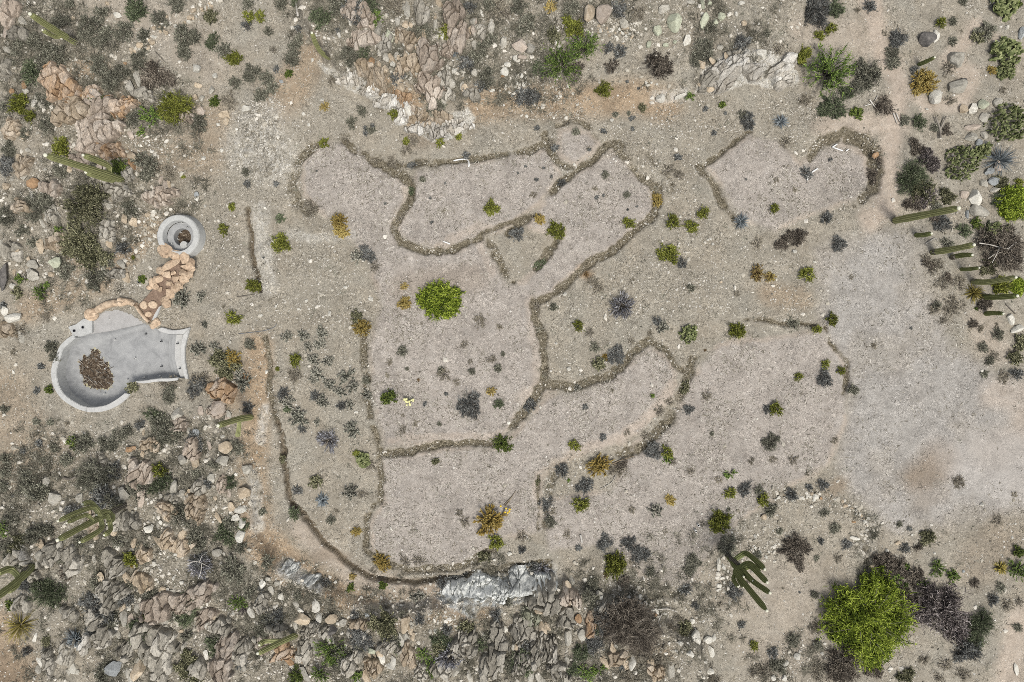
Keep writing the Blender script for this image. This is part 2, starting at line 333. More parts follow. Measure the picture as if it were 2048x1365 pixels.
# level ground round pool and spa, hole below them
flat = 1 - sstep(40, 110, seg_dist(PX, PY, [(200, 740), (330, 700), (330, 560), (365, 470)]) - 40)
GZ = GZ * (1 - flat) + flat * (fbm(GX * 3, GY * 3, 2) - .5) * .03
pd = sdf(PX, PY, POOLP)
GZ = np.where(pd > 5, -2.4, GZ); 
sp = at(*SPA); sd_ = np.hypot(GX - sp[0], GY - sp[1])
GZ = np.where(sd_ < .68, -1.2, GZ)
hole = ((pd > 3) | (sd_ < .72))
def gz(x, y):
    i = np.clip(np.searchsorted(gx, x) - 1, 0, len(gx) - 2); j = np.clip(np.searchsorted(gy, y) - 1, 0, len(gy) - 2)
    u = (x - gx[i]) / (gx[i + 1] - gx[i]); v = (y - gy[j]) / (gy[j + 1] - gy[j])
    return (GZ[j, i] * (1 - u) + GZ[j, i + 1] * u) * (1 - v) + (GZ[j + 1, i] * (1 - u) + GZ[j + 1, i + 1] * u) * v
def gsample(A, x, y):
    i = np.clip(np.searchsorted(gx, x) - 1, 0, len(gx) - 1); j = np.clip(np.searchsorted(gy, y) - 1, 0, len(gy) - 1)
    return A[j, i]
def place(px, py, dz=0.0):
    z = 0.0
    for _ in range(4):
        p = at(px, py, z + dz); z = float(gz(p[0], p[1]))
    return np.array([p[0], p[1], z])

ny, nx = GX.shape
idx = np.arange(nx * ny).reshape(ny, nx)
quads = np.stack([idx[:-1, :-1], idx[:-1, 1:], idx[1:, 1:], idx[1:, :-1]], -1).reshape(-1, 4)
blue = np.maximum(paint_poly([WHITE[2]], 3), paint_lines([([(575, 1130), (640, 1180)], 12, .9), ([(820, 240), (900, 262)], 20, .35)], 1.5))
zoneA = np.stack([mauve, ochre, white, litter], -1).reshape(-1, 4)
zoneB = np.stack([sand, brown, grey, np.maximum(rocky, gravel * .8)], -1).reshape(-1, 4)
zoneC = np.stack([pale, blue, gravel, np.maximum(gul, .0)], -1).reshape(-1, 4)

def ground_mat():
    m, nt, b = new_mat("desert_soil", .95, .05)
    L = nt.links
    def attr(n):
        a = nt.nodes.new("ShaderNodeAttribute"); a.attribute_name = n
        s = nt.nodes.new("ShaderNodeSeparateColor"); L.new(a.outputs["Color"], s.inputs[0])
        return s.outputs[0], s.outputs[1], s.outputs[2], a.outputs["Alpha"]
    mv, oc, wh, li = attr("zoneA"); sa, br, gr, ro = attr("zoneB"); pa, bl, gv, gu = attr("zoneC")
    geo = nt.nodes.new("ShaderNodeNewGeometry"); P = geo.outputs["Position"]
    n_big = noise(nt, .55, 4, .6, .4, P); n_mid = noise(nt, 3.0, 5, .65, .5, P)
    n_f = noise(nt, 10.5, 3, .62, 1.6, P); n_ff = noise(nt, 23.0, 3, .65, 1.2, P)
    # soil colours
    tan = ramp(nt, [(.25, (.215, .190, .148)), (.5, (.285, .260, .212)), (.8, (.35, .325, .275))]); L.new(n_mid.outputs[0], tan.inputs[0])
    tan2 = ramp(nt, [(.35, (.315, .277, .218)), (.65, (.285, .272, .232))]); L.new(n_big.outputs[0], tan2.inputs[0])
    c = mix(nt, .5, tan.outputs[0], tan2.outputs[0])
    mvc = ramp(nt, [(.3, (.295, .265, .234)), (.55, (.345, .315, .281)), (.8, (.395, .366, .332))]); L.new(n_mid.outputs[0], mvc.inputs[0])
    c = mix(nt, math_n(nt, 'MULTIPLY', mv, .95), c, mvc.outputs[0])
    grc = ramp(nt, [(.3, (.272, .257, .233)), (.6, (.342, .326, .300)), (.85, (.402, .386, .360))]); L.new(n_mid.outputs[0], grc.inputs[0])
    c = mix(nt, math_n(nt, 'MULTIPLY', gr, .85), c, grc.outputs[0])
    occ = ramp(nt, [(.3, (.30, .200, .115)), (.7, (.38, .285, .185))]); L.new(n_mid.outputs[0], occ.inputs[0])
    c = mix(nt, math_n(nt, 'MULTIPLY', oc, .8), c, occ.outputs[0])
    sac = ramp(nt, [(.3, (.39, .325, .262)), (.7, (.47, .405, .338))]); L.new(n_mid.outputs[0], sac.inputs[0])
    c = mix(nt, math_n(nt, 'MULTIPLY', sa, .85), c, sac.outputs[0])
    c = mix(nt, math_n(nt, 'MULTIPLY', math_n(nt, 'MULTIPLY', br, math_n(nt, 'ADD', n_mid.outputs[0], .6)), .85, True), c, (.225, .175, .125))
    c = mix(nt, math_n(nt, 'MULTIPLY', pa, .55), c, (.43, .405, .375))
    # white cut rock: banded
    wv = nt.nodes.new("ShaderNodeMapping"); wv.inputs["Scale"].default_value = (1.6, .8, 1.5); wv.inputs["Rotation"].default_value = (0, 0, .5); L.new(P, wv.inputs[0])
    n_w = noise(nt, 3.5, 6, .7, 1.2, wv.outputs[0])
    wr = ramp(nt, [(.30, (.22, .19, .14)), (.44, (.46, .44, .385)), (.70, (.66, .65, .61))]); L.new(n_w.outputs[0], wr.inputs[0])
    wb = ramp(nt, [(.28, (.24, .25, .25)), (.5, (.42, .44, .435)), (.75, (.56, .58, .57))]); L.new(n_w.outputs[0], wb.inputs[0])
    wc = mix(nt, bl, wr.outputs[0], wb.outputs[0])
    wmask = math_n(nt, 'MULTIPLY', wh, math_n(nt, 'ADD', math_n(nt, 'MULTIPLY', n_w.outputs[0], 1.0), .45), True)
    c = mix(nt, wmask, c, wc)
    # litter of dead grass in the low lines, and the pit wall's painted shade
    lc = ramp(nt, [(.3, (.062, .053, .036)), (.5, (.150, .130, .092)), (.7, (.29, .262, .205))]); L.new(n_f.outputs[0], lc.inputs[0])
    lm = math_n(nt, 'MULTIPLY', li, math_n(nt, 'ADD', n_mid.outputs[0], .55), True)
    c = mix(nt, lm, c, lc.outputs[0])
    c = mix(nt, math_n(nt, 'MULTIPLY', gu, .5), c, (.20, .16, .12))
    # rocky dark ground, under gravel also painting in shaded gaps between stones
    rc = ramp(nt, [(.35, (.105, .095, .07)), (.6, (.255, .232, .185))]); L.new(n_f.outputs[0], rc.inputs[0])
    rm = math_n(nt, 'MULTIPLY', ro, ramp_out(nt, n_mid.outputs[0], [(.38, 0.1), (.58, .8)]))
    c = mix(nt, rm, c, rc.outputs[0])
    # grit: fine curly speckle of sand, grit and small gravel
    sp = ramp(nt, [(.30, .42), (.41, .80), (.50, 1.0), (.59, 1.14), (.68, 1.52)]); L.new(n_f.outputs[0], sp.inputs[0])
    sp2 = ramp(nt, [(.32, .58), (.45, .93), (.55, 1.06), (.68, 1.42)]); L.new(n_ff.outputs[0], sp2.inputs[0])
    n_pt = noise(nt, 1.3, 4, .6, .6, P); patch = ramp_out(nt, n_pt.outputs[0], [(.38, .40), (.58, 1.15)])
    dust = ramp_out(nt, noise(nt, .9, 5, .62, .8, P).outputs[0], [(.30, .80), (.5, 1.0), (.70, 1.13)]); c = mix(nt, 1.0, c, dust, 'MULTIPLY')
    amt = math_n(nt, 'MULTIPLY', patch, math_n(nt, 'SUBTRACT', 1.0, math_n(nt, 'MULTIPLY', math_n(nt, 'MAXIMUM', pa, sa), .5)))
    c = mix(nt, amt, c, mix(nt, 1.0, c, sp.outputs[0], 'MULTIPLY'))
    c = mix(nt, amt, c, mix(nt, 1.0, c, sp2.outputs[0], 'MULTIPLY'))
    # embedded gravel stones
    vo = nt.nodes.new("ShaderNodeTexVoronoi"); vo.inputs["Scale"].default_value = 13.0; vo.inputs["Randomness"].default_value = 1.0; L.new(P, vo.inputs["Vector"])
    st = ramp_out(nt, vo.outputs["Distance"], [(.20, 1.0), (.30, 0.0)])
    sepc = nt.nodes.new("ShaderNodeSeparateColor"); L.new(vo.outputs["Color"], sepc.inputs[0])
    thr = math_n(nt, 'ADD', math_n(nt, 'MULTIPLY', math_n(nt, 'MAXIMUM', gv, math_n(nt, 'MULTIPLY', ro, .5)), .5), .05)
    pick = math_n(nt, 'LESS_THAN', sepc.outputs[0], thr)
    stc = ramp(nt, [(0, (.33, .30, .26)), (.5, (.48, .46, .42)), (1, (.62, .61, .58))]); L.new(sepc.outputs[1], stc.inputs[0])
    c = mix(nt, math_n(nt, 'MULTIPLY', st, pick), c, stc.outputs[0])
    L.new(c, b.inputs["Base Color"])
    hgt = math_n(nt, 'ADD', n_f.outputs[0], math_n(nt, 'MULTIPLY', n_ff.outputs[0], .5))
    hgt = math_n(nt, 'ADD', hgt, math_n(nt, 'MULTIPLY', math_n(nt, 'MULTIPLY', n_w.outputs[0], wh), 3.0))
    bump(nt, b, hgt, .55, .05)
    return m
def ramp_out(nt, sock, stops):
    r = ramp(nt, stops); nt.links.new(sock, r.inputs[0]); return r.outputs[0]
keep = ~(hole.ravel()[quads].all(1))
gme = mesh_from("ground", np.stack([GX, GY, GZ], -1).reshape(-1, 3), quads[keep], ground_mat(), smooth=True, attrs={"zoneA": zoneA, "zoneB": zoneB, "zoneC": zoneC})
tagged(obj("ground", gme), kind="structure")

# ------------------------------------------------------------------ rock shapes
def ico(sub):
    bm = bmesh.new(); bmesh.ops.create_icosphere(bm, subdivisions=sub, radius=1.0)
    V = np.array([v.co[:] for v in bm.verts]); F = np.array([[v.index for v in f.verts] for f in bm.faces]); bm.free()
    return V, F
ICO2, ICO3, ICO4 = ico(2), ico(3), ico(4)
def n3(V, f, seed):
    return fbm(V[:, 0] * f + seed, V[:, 1] * f + V[:, 2] * f * .73 + seed * 1.7, 3) - .5
def rock_shape(seed, base=ICO3, cuts=10, deep=.62, rough=.10, sq=(1, 1, .7)):
    r = np.random.default_rng(seed); V, F = base; V = V.copy()
    for i in range(cuts):
        n = r.normal(size=3); n[2] = n[2] * .8 + (.35 if i < 3 else 0); n /= np.linalg.norm(n)
        d = r.uniform(deep, .86); s = V @ n
        V = V - np.outer(np.clip(s - d, 0, None), n) * .96
    nn = V / (np.linalg.norm(V, axis=1, keepdims=True) + 1e-6)
    V = V + nn * (n3(V, 2.2, seed) * rough * 2 + n3(V, 6., seed + 5) * rough)[:, None]
    V = V * np.array(sq)
    m = np.maximum(np.abs(V[:, :2]).max(0), 1e-6); V[:, :2] /= m
    return V, F

ROCKM = {
 'w': rock_mat("pale_stone", [(.15, (.40, .375, .32)), (.4, (.60, .58, .51)), (.75, (.74, .725, .67))], 2.2),
 'g': rock_mat("grey_stone", [(.15, (.22, .205, .17)), (.4, (.40, .38, .325)), (.75, (.55, .53, .47))], 2.2),
 't': rock_mat("tan_stone", [(.15, (.28, .22, .15)), (.4, (.47, .39, .285)), (.75, (.60, .53, .43))], 2.0),
 'p': rock_mat("pinkish_stone", [(.15, (.27, .22, .175)), (.4, (.45, .385, .32)), (.75, (.57, .51, .45))], 2.0),
 'd': rock_mat("dark_stone", [(.2, (.07, .068, .065)), (.5, (.16, .15, .14)), (.8, (.30, .285, .26))], 2.0),
 'l': rock_mat("lichened_stone", [(.15, (.25, .25, .185)), (.4, (.42, .435, .33)), (.75, (.53, .56, .44))], 2.0),
 'o': rock_mat("orange_stone", [(.2, (.24, .15, .085)), (.5, (.40, .265, .155)), (.8, (.47, .37, .28))], 1.6),
 'b': rock_mat("bluish_stone", [(.2, (.22, .23, .23)), (.5, (.36, .38, .38)), (.8, (.50, .52, .51))], 2.0),
}
WORD = {'w': 'pale', 'g': 'grey', 't': 'tan', 'p': 'pinkish', 'd': 'dark', 'l': 'lichen-green', 'o': 'orange', 'b': 'bluish'}
ROCKS = {}
def rock_mesh(c, i):
    k = (c, i)
    if k not in ROCKS:
        V, F = rock_shape(100 + i * 7, ICO3, 13 + i % 5, .42 + .03 * (i % 5), .06, (1, 1, .62 + .08 * (i % 3)))
        ROCKS[k] = mesh_from("boulder", V, F, ROCKM[c], var=np.clip(n3(V, 1.3, i) + .5, 0, 1) * .6)
    return ROCKS[k]
PEND = []                       # everything that still needs its label: (object, kind words, px, py, cat, group)
def tile(r, c, u, v): return 512 * c + u / 3.0, 455 * r + v / 3.0

BOULDERS = {
(0,0): "775 520 32 45 g,1180 415 32 28 w,1185 510 27 20 t,1335 690 40 30 t,1348 725 26 28 t,1480 650 30 24 w,795 940 42 24 t,195 1105 42 38 o,130 1055 30 28 g,1270 540 20 30 g,1170 580 22 18 t,1210 590 20 20 g,1330 905 14 14 w,1222 950 16 14 w,162 900 18 16 g,910 912 14 11 w,1290 455 18 20 w,700 90 25 20 w,1160 632 16 18 t,1310 750 14 10 w,1418 775 10 10 w,40 300 28 24 g,150 545 24 18 g,440 110 15 14 t,70 550 20 16 o,750 383 13 10 o,225 800 12 10 g,25 1295 20 18 w,1180 1165 18 18 b,1180 1195 22 12 w,1230 1240 10 10 w,745 1310 24 34 t,800 1325 30 36 t,36 1120 26 24 t,270 1020 14 12 g,640 20 14 12 t",
(0,1): "795 215 30 42 l,850 135 20 30 g,928 147 15 20 t,890 265 20 26 w,1300 130 24 22 g,1490 250 24 40 g,1508 390 26 16 w,1492 435 28 32 w,1485 455 20 10 o,1420 125 13 11 w,1255 530 26 32 t,1040 465 26 20 w,500 215 12 20 w,690 368 26 30 o,870 430 22 42 p,945 440 28 20 g,1355 80 10 26 w,150 490 14 12 b,845 225 18 16 t,1155 455 20 22 d,1240 432 18 12 g,560 325 16 18 b,735 390 16 30 t,340 360 10 16 w,1415 545 22 10 w,1310 440 22 26 g,690 690 8 8 w,65 545 8 8 w,285 683 12 12 w,317 748 12 12 w,85 600 10 9 w,395 600 16 10 w,55 1248 14 10 w",
(0,2): "460 80 34 62 t,550 82 50 68 p,670 140 30 30 g,45 270 50 42 p,112 295 32 36 g,62 340 32 16 p,15 350 18 22 w,970 135 48 60 l,918 50 38 32 g,875 188 26 32 l,820 270 16 28 l,1050 245 24 38 w,980 250 14 14 l,925 270 20 14 l,1160 125 28 52 l,1262 103 26 26 l,1222 130 18 22 l,1345 82 12 18 w,1390 140 18 18 t,1075 15 28 14 g,1143 25 16 34 l,1185 18 14 18 l,1380 20 20 14 w,1248 282 20 22 g,1490 318 40 28 w,890 592 32 28 w,1020 572 50 16 w,1480 145 8 8 w,88 700 12 12 w,392 630 10 8 w,806 497 10 9 w,838 497 8 8 w,872 505 10 8 w,627 30 12 22 l,800 170 8 10 w,1100 290 12 12 t,268 578 9 9 w,600 722 14 12 w,373 988 10 9 w,1008 1302 10 9 w",
(0,3): "965 232 48 52 d,1010 212 24 44 w,1125 352 52 50 g,1140 520 66 44 g,1180 490 26 34 d,1005 590 40 46 w,1175 655 28 32 t,1233 652 26 38 w,1295 625 36 36 l,1385 614 30 28 g,1305 703 34 32 g,1240 765 56 20 p,1222 820 38 30 g,1298 808 24 28 g,1265 855 22 24 b,1358 1090 36 28 b,1297 1100 28 24 g,1245 1185 36 54 w,1275 1272 58 42 g,1180 1165 26 32 p,1196 1290 12 30 b,1525 195 22 44 b,1440 162 12 18 w,1380 265 32 18 w,1382 1000 26 36 p,1330 1030 34 22 b,1365 1138 34 18 g,640 935 24 22 o,1310 860 16 20 g,640 548 8 8 w,955 655 12 8 w",
(1,0): "190 215 44 32 g,332 213 42 34 l,90 140 36 34 t,188 282 40 38 g,18 290 36 92 d,82 545 66 30 w,24 498 22 36 w,650 95 24 36 t,610 50 22 26 w,745 70 18 16 w,1308 1090 50 48 p,1350 1325 46 42 t,1335 1258 14 12 w,1066 1120 36 42 g,80 868 10 14 w,75 352 24 18 w,305 285 26 18 t,1262 1100 14 40 g,25 1122 12 10 w,770 215 12 10 t,545 1195 8 8 w,1380 688 9 11 w,170 190 20 20 t,1175 1235 26 24 b,780 1330 34 22 o",
(1,1): "685 430 20 14 w,535 360 15 10 w,303 440 13 12 w,442 520 10 18 w,30 530 11 11 w,600 1110 13 8 w,64 866 13 14 w,120 475 8 14 w,245 78 8 8 w,985 592 7 5 w,1102 205 9 6 w,255 490 14 8 w",
(1,2): "340 850 14 13 w,267 698 9 9 w,170 1080 9 8 w,1174 75 9 9 w,1206 102 10 11 w,628 572 10 7 w,900 490 10 8 w,932 445 7 7 w,1357 1152 7 7 w,1470 1150 6 6 w,855 1150 10 5 w,318 402 12 12 w,440 1082 9 7 w,1255 328 10 8 t,408 883 7 7 w",
(1,3): "1465 560 20 40 w,1497 608 46 22 w,1472 808 12 11 w,160 145 14 12 w,1284 862 10 10 w,280 208 12 8 w,150 1255 7 6 w",
(2,0): "275 170 28 36 g,322 262 40 52 g,348 560 22 44 g,1090 28 34 32 g,1172 52 28 42 t,1465 230 44 36 t,1440 335 40 24 w,1410 384 30 26 w,1452 412 26 30 w,1388 308 26 34 t,1442 490 36 38 w,1480 95 32 32 g,1335 32 44 34 g,735 230 34 48 g,890 448 32 24 w,965 406 14 16 w,192 745 24 28 g,1052 596 18 14 w,1090 770 18 12 w,590 850 30 28 w,470 262 26 34 g,1232 930 14 24 w,412 1300 18 26 g,464 1302 14 16 g,1300 590 34 26 g,670 1290 48 52 b,830 1290 40 66 t,790 1340 26 28 g,470 1150 20 30 g,1090 1060 20 12 t,1040 740 12 14 w,210 1095 14 34 w,1310 380 14 40 t,240 610 30 34 g",
(2,1): "355 905 28 42 w,272 985 52 44 t,242 900 18 26 g,262 932 26 18 w,145 852 22 28 w,35 775 22 32 w,130 770 22 20 g,25 862 22 34 w,450 988 40 32 t,516 1012 24 28 g,452 1052 40 34 d,400 1082 30 20 g,555 1082 18 26 g,892 1035 30 62 t,940 1090 16 28 t,665 962 18 20 b,475 765 12 10 w,740 768 9 9 w,828 815 9 9 w,690 1178 26 26 l,758 1230 24 34 w,822 1240 18 46 w,1075 1062 11 18 w,600 1005 14 9 w,905 1108 14 22 o,1522 595 16 12 w,1430 632 11 8 w,395 1042 24 18 g,810 1272 34 16 w,75 745 20 18 g,980 1135 12 6 w,770 905 18 10 w,1045 1060 12 16 g,30 1220 12 14 w",
(2,2): "1102 1108 30 52 w,1180 1112 28 24 w,1195 1180 20 38 w,1070 1192 24 24 w,1185 1305 38 22 w,1212 1100 14 26 w,768 857 14 20 w,855 965 20 14 o,850 932 30 12 w,590 902 44 16 g,1512 375 20 20 t,530 875 18 22 w,165 938 28 24 t,225 930 40 22 d,430 1082 34 36 g,342 1110 24 56 g,705 1260 14 16 t,1010 1132 18 18 w,1158 1244 14 9 w,45 1120 22 34 g,1240 655 14 44 w,1268 670 12 26 w,985 1178 12 9 w,500 1095 16 12 w,8 1145 16 44 g,160 1165 34 44 g,1430 1130 10 7 w,1085 1000 16 18 w,700 905 16 12 w,650 910 18 14 w,880 1135 12 6 w,1140 355 8 8 w,1322 465 10 8 w,1462 490 10 14 w",
(2,3): "1285 297 13 13 w,715 575 14 13 w,776 530 18 11 t,865 482 9 8 w,1380 660 10 8 w,515 402 14 10 o,625 670 13 10 t,520 500 32 14 w,1000 592 9 9 w,1485 415 7 7 w,280 270 12 14 w,262 235 12 10 t,318 262 10 10 o,240 245 16 9 w,1468 495 8 12 w,1175 700 10 10 b,180 1210 26 22 w,110 1255 26 16 w,325 1190 12 10 w,100 1340 18 22 w,30 1340 16 18 w,1490 1290 14 40 w,730 1300 10 7 w",
}
k = 0
for (r, c), txt in BOULDERS.items():
    for item in txt.split(','):
        u, v, rx, ry, cc = item.split(); u, v, rx, ry = map(float, (u, v, rx, ry))
        px, py = tile(r, c, u, v); rx *= S / 3; ry *= S / 3
        hgt = 1.0 * min(rx, ry) + .15 * max(rx, ry)
        p = place(px, py, hgt * .4)
        k += 1
        o = obj("boulder" if max(rx, ry) > .17 else "stone", rock_mesh(cc, (k * 5) % 9))
        flip = (k % 2)
        o.scale = (rx, ry, hgt) if not flip else (ry, rx, hgt)
        o.rotation_euler = (RNG.normal() * .12, RNG.normal() * .12, (math.pi / 2 if flip else 0) + RNG.normal() * .25 + (math.pi if k % 3 == 0 else 0))
        o.location = (p[0], p[1], p[2] + hgt * .30)
        m = max(rx, ry)
        size = "large " if m > .6 else ("" if m > .3 else ("small " if m > .17 else "tiny "))
        nm = "boulder" if m > .17 else "stone"
        shp = "long " if max(rx, ry) > 1.7 * min(rx, ry) else ""
        PEND.append((o, f"{size}{shp}{WORD[cc]} {nm}", px, py, nm, f"{nm}s scattered over the desert ground"))

# ------------------------------------------------------------------ fractured bedrock outcrops: u v half-w half-h colour angle
OUTCROPS = {
(0,0): "365 520 125 100 o 10,430 670 105 95 t 5,600 620 90 70 p 0,590 800 130 120 p 8,640 900 110 60 o 12,735 640 75 65 o 10,700 1140 80 70 g 15,960 1180 110 60 p 5,470 970 70 55 p 5,50 95 60 90 p 10,300 1130 60 50 p 10,130 1000 60 60 t 14,1120 700 50 40 p 20,20 420 50 60 g 10,860 560 60 50 g 10,560 560 60 50 o 10,100 200 60 50 g 14,760 1050 50 40 g 10,120 1240 60 50 t 10,300 1300 50 40 g 15,70 770 50 70 t 30",
(0,1): "660 110 60 65 p 10,645 230 90 60 p 5,1000 75 62 72 g 10,1185 80 70 90 p 12,1030 330 90 100 p 18,700 470 70 50 t 0,1050 530 80 90 p 8,1225 225 70 90 p 10,910 230 60 60 t 14,1120 470 50 50 g 10,1290 560 50 40 g 10,780 260 50 60 g 12,930 390 60 60 t 14,560 60 50 60 p 8,1340 180 40 50 g 10,860 420 35 55 t 12,1160 570 45 45 g 10,1150 300 45 50 p 5,560 480 70 40 w 40,690 545 75 36 w 35,800 610 80 50 w 30,900 690 70 56 w 25,990 765 80 50 w 10,1090 785 90 46 w 5,1200 760 80 48 w -10,960 690 70 46 t 20,1070 710 80 46 t 10,880 590 60 40 o 20,640 400 60 46 t 0,740 520 50 40 t 0",
(0,2): "1310 410 95 90 w 40,1450 420 70 40 w 70,1180 470 60 50 g 60,1350 330 60 40 g 30",
(0,3): "85 440 80 80 w 70",
(1,0): "1330 980 88 80 o 20,1300 1085 60 50 p 10,900 1300 60 50 t 14,1150 1330 60 60 p 10,60 150 60 70 g 10,320 100 60 50 t 14,700 280 50 40 g 20,1080 1180 50 50 p 10,30 620 50 60 t 10,640 30 50 60 g 20",
(2,0): "840 110 80 100 p 20,620 50 30 60 g 5,300 600 60 85 g 12,680 660 85 75 g 15,670 840 80 110 g 15,860 770 70 60 t 8,960 910 120 90 p 15,940 1130 140 120 g 12,1200 830 78 66 p 20,1170 320 60 90 t 10,620 1100 80 60 g 15,285 1240 36 100 g 14,500 1130 45 60 w 15,1320 1040 75 70 g 20,1340 1230 80 130 p 5,1080 260 70 40 g 0,1190 190 55 45 g 10,1330 180 30 60 p 10,960 1280 70 90 g 10,770 410 60 60 g 10,1010 520 60 60 t 12,100 620 60 60 g 12,430 640 60 70 g 15,200 735 40 40 g 10,560 1000 70 60 g 12,1120 900 80 70 p 15,860 600 60 60 t 10,1450 1170 60 80 g 10,1000 330 70 50 t 5,1100 560 60 50 t 10,690 390 60 60 g 14,1230 980 60 60 p 10,420 960 50 50 g 10,760 1180 50 60 g 12,1180 1290 60 60 g 8,560 420 50 60 t 12,120 900 60 50 g 10,400 1200 50 70 g 12",
(2,1): "905 1200 45 100 t 14,290 1160 50 90 g 14,1250 1140 80 110 g 14,1450 1140 70 120 g 14,800 1160 60 50 g 40,160 1180 90 55 o 40,330 1040 60 50 g 10,1390 1270 80 70 g 14,1210 810 110 56 b 10,1380 780 120 60 b 20,1480 840 60 60 b 10,200 690 46 30 b 40,330 760 46 30 b 40,40 1140 40 60 p 14,560 1250 70 70 g 14,700 1280 60 60 t 10,420 1060 50 40 g 10,1120 1290 70 60 g 12,30 900 50 60 g 10,120 1050 60 50 g 10,1000 1300 40 60 g 14,620 1020 50 40 t 10",
(2,2): "190 860 110 90 g 10,190 1160 80 110 g 10,330 1000 60 60 g 10,340 860 60 60 p 10,470 1040 40 66 o 10,60 1060 70 90 g 12,60 770 110 66 b 10,180 770 70 52 b 0,110 980 60 60 l 14,60 1260 70 80 g 14,280 1290 70 60 g 10,640 1230 60 50 t 10,860 1310 60 50 t 20,560 900 50 40 g 30",
}
def outcrop(name, hw, hh, ang, seed, cmat):
    r = np.random.default_rng(seed); st = .026 if max(hw, hh) < 1.2 else .034
    xs = np.arange(-hw * 1.25, hw * 1.25, st); ys = np.arange(-hh * 1.25, hh * 1.25, st)
    X, Y = np.meshgrid(xs, ys)
    jx = X + (fbm(X * 2 + seed, Y * 2, 3) - .5) * .35; jy = Y + (fbm(X * 2, Y * 2 + seed, 3) - .5) * .35
    a = math.radians(ang); U = jx * math.cos(a) - jy * math.sin(a) * -1 * -1; W = jx * math.sin(a) + jy * math.cos(a)
    el = r.uniform(.28, .6)                   # blocks stretched along the strata
    dens = 1 / r.uniform(.28, .42)
    cw = r.uniform(.15, .34); cl = cw * r.uniform(1.5, 3.0); el = cw / cl
    n = int(min(420, max(14, 6.8 * hw * hh / (cw * cl))))
    sx = r.uniform(-hw * 1.3, hw * 1.3, n); sy = r.uniform(-hh * 1.3, hh * 1.3, n)
    su = sx * math.cos(a) - sy * math.sin(a); sw = sx * math.sin(a) + sy * math.cos(a)
    hcell = r.uniform(0, 1, n) ** 1.2; tx = r.normal(0, .18, n); ty = r.normal(0, .14, n); cv = r.random(n)
    d1 = np.full(X.shape, 1e9); d2 = np.full(X.shape, 1e9); who = np.zeros(X.shape, int)
    for i in range(n):
        d = np.hypot(U - su[i], (W - sw[i]) * el)
        nb = d < d1
        d2 = np.where(nb, d1, np.minimum(d2, d)); who = np.where(nb, i, who); d1 = np.where(nb, d, d1)
    crack = 1 - sstep(.0, .030, d2 - d1)
    az = np.arctan2(Y / hh, X / hw); lump = 1 + .16 * np.sin(2 * az + seed) + .12 * np.sin(3 * az + seed * 2) + .10 * np.sin(5 * az + seed * 3) + (fbm(X * 2.4 + seed, Y * 2.4, 3) - .5) * .5
    rad = np.hypot(X / hw, Y / hh) / lump
    rim = r.uniform(.72, 1.05, n)[who]        # whole blocks drop out at the edge
    m = 1 - sstep(rim - .10, rim + .02, rad)
    big = min(.55, .28 * min(hw, hh) + .14)
    Z = m * (big * (.45 + .55 * (1 - rad ** 2).clip(0, 1)) + .30 * big * 1.6 * hcell[who] + (U - su[who]) * tx[who] * .8 + (W - sw[who]) * ty[who] * .8)
    Z -= crack * (.10 + .20 * big) * m
    Z += (fbm(U * 14, W * 3.5 + seed, 3) - .5) * .07 * m + (fbm(X * 9, Y * 9, 3) - .5) * .04
    Z -= (1 - m) * .30
    V = np.stack([X, Y, Z], -1).reshape(-1, 3); ny, nx = X.shape; I = np.arange(nx * ny).reshape(ny, nx)
    q = np.stack([I[:-1, :-1], I[:-1, 1:], I[1:, 1:], I[1:, :-1]], -1).reshape(-1, 4)
    mk = (m.ravel()[q] > .005).any(1)
    var = (cv[who] * .9 + .1).ravel()
    return V, q[mk], var
STRATA = {}; OUTC = []
def strata_mat(c):
    if c not in STRATA:
        base = {'o': [(.15, (.20, .125, .07)), (.45, (.36, .25, .155)), (.8, (.44, .37, .30))], 'p': [(.15, (.19, .155, .12)), (.5, (.35, .295, .24)), (.8, (.46, .41, .35))],
                't': [(.15, (.20, .155, .10)), (.5, (.37, .305, .225)), (.8, (.47, .41, .33))], 'b': [(.15, (.36, .365, .345)), (.4, (.52, .53, .505)), (.75, (.66, .67, .64))], 'g': [(.15, (.15, .138, .112)), (.5, (.30, .28, .235)), (.8, (.44, .415, .36))],
                'w': [(.15, (.29, .26, .21)), (.5, (.47, .445, .395)), (.8, (.62, .605, .56))], 'l': [(.15, (.15, .15, .10)), (.5, (.28, .285, .21)), (.8, (.39, .39, .32))]}[c]
        STRATA[c] = rock_mat("bedrock_" + WORD[c].replace('-', '_'), base, 1.3, (2.4, .8, 1), .8, 9)
    return STRATA[c]
k = 0
for (r, c), txt in OUTCROPS.items():
    for item in txt.split(','):
        u, v, hw, hh, cc, ang = item.split(); u, v, hw, hh, ang = map(float, (u, v, hw, hh, ang))
        px, py = tile(r, c, u, v); hw *= S / 3 * 1.16; hh *= S / 3 * 1.16; k += 1
        OUTC.append((px, py, hw, hh, cc, ang))
        V, q, var = outcrop("rock", hw, hh, ang, k * 3 + 1, cc)
        p = place(px, py, .15)
        V = V.copy(); V[:, 2] += gz(V[:, 0] + p[0], V[:, 1] + p[1]) - p[2]
        o = obj("rock_outcrop", mesh_from("rock_outcrop", V, q, strata_mat(cc), var=var), loc=p)
        size = "large " if max(hw, hh) > .75 else ("" if max(hw, hh) > .5 else "small ")
        shp = "long upright-grained " if hh > 1.35 * hw else ("flat cracked " if ang < 11 else "slanting cracked ")
        PEND.append((o, f"{size}{shp}{WORD[cc]} rock outcrop", px, py, "rock outcrop", "bedrock outcrops on the hillside"))

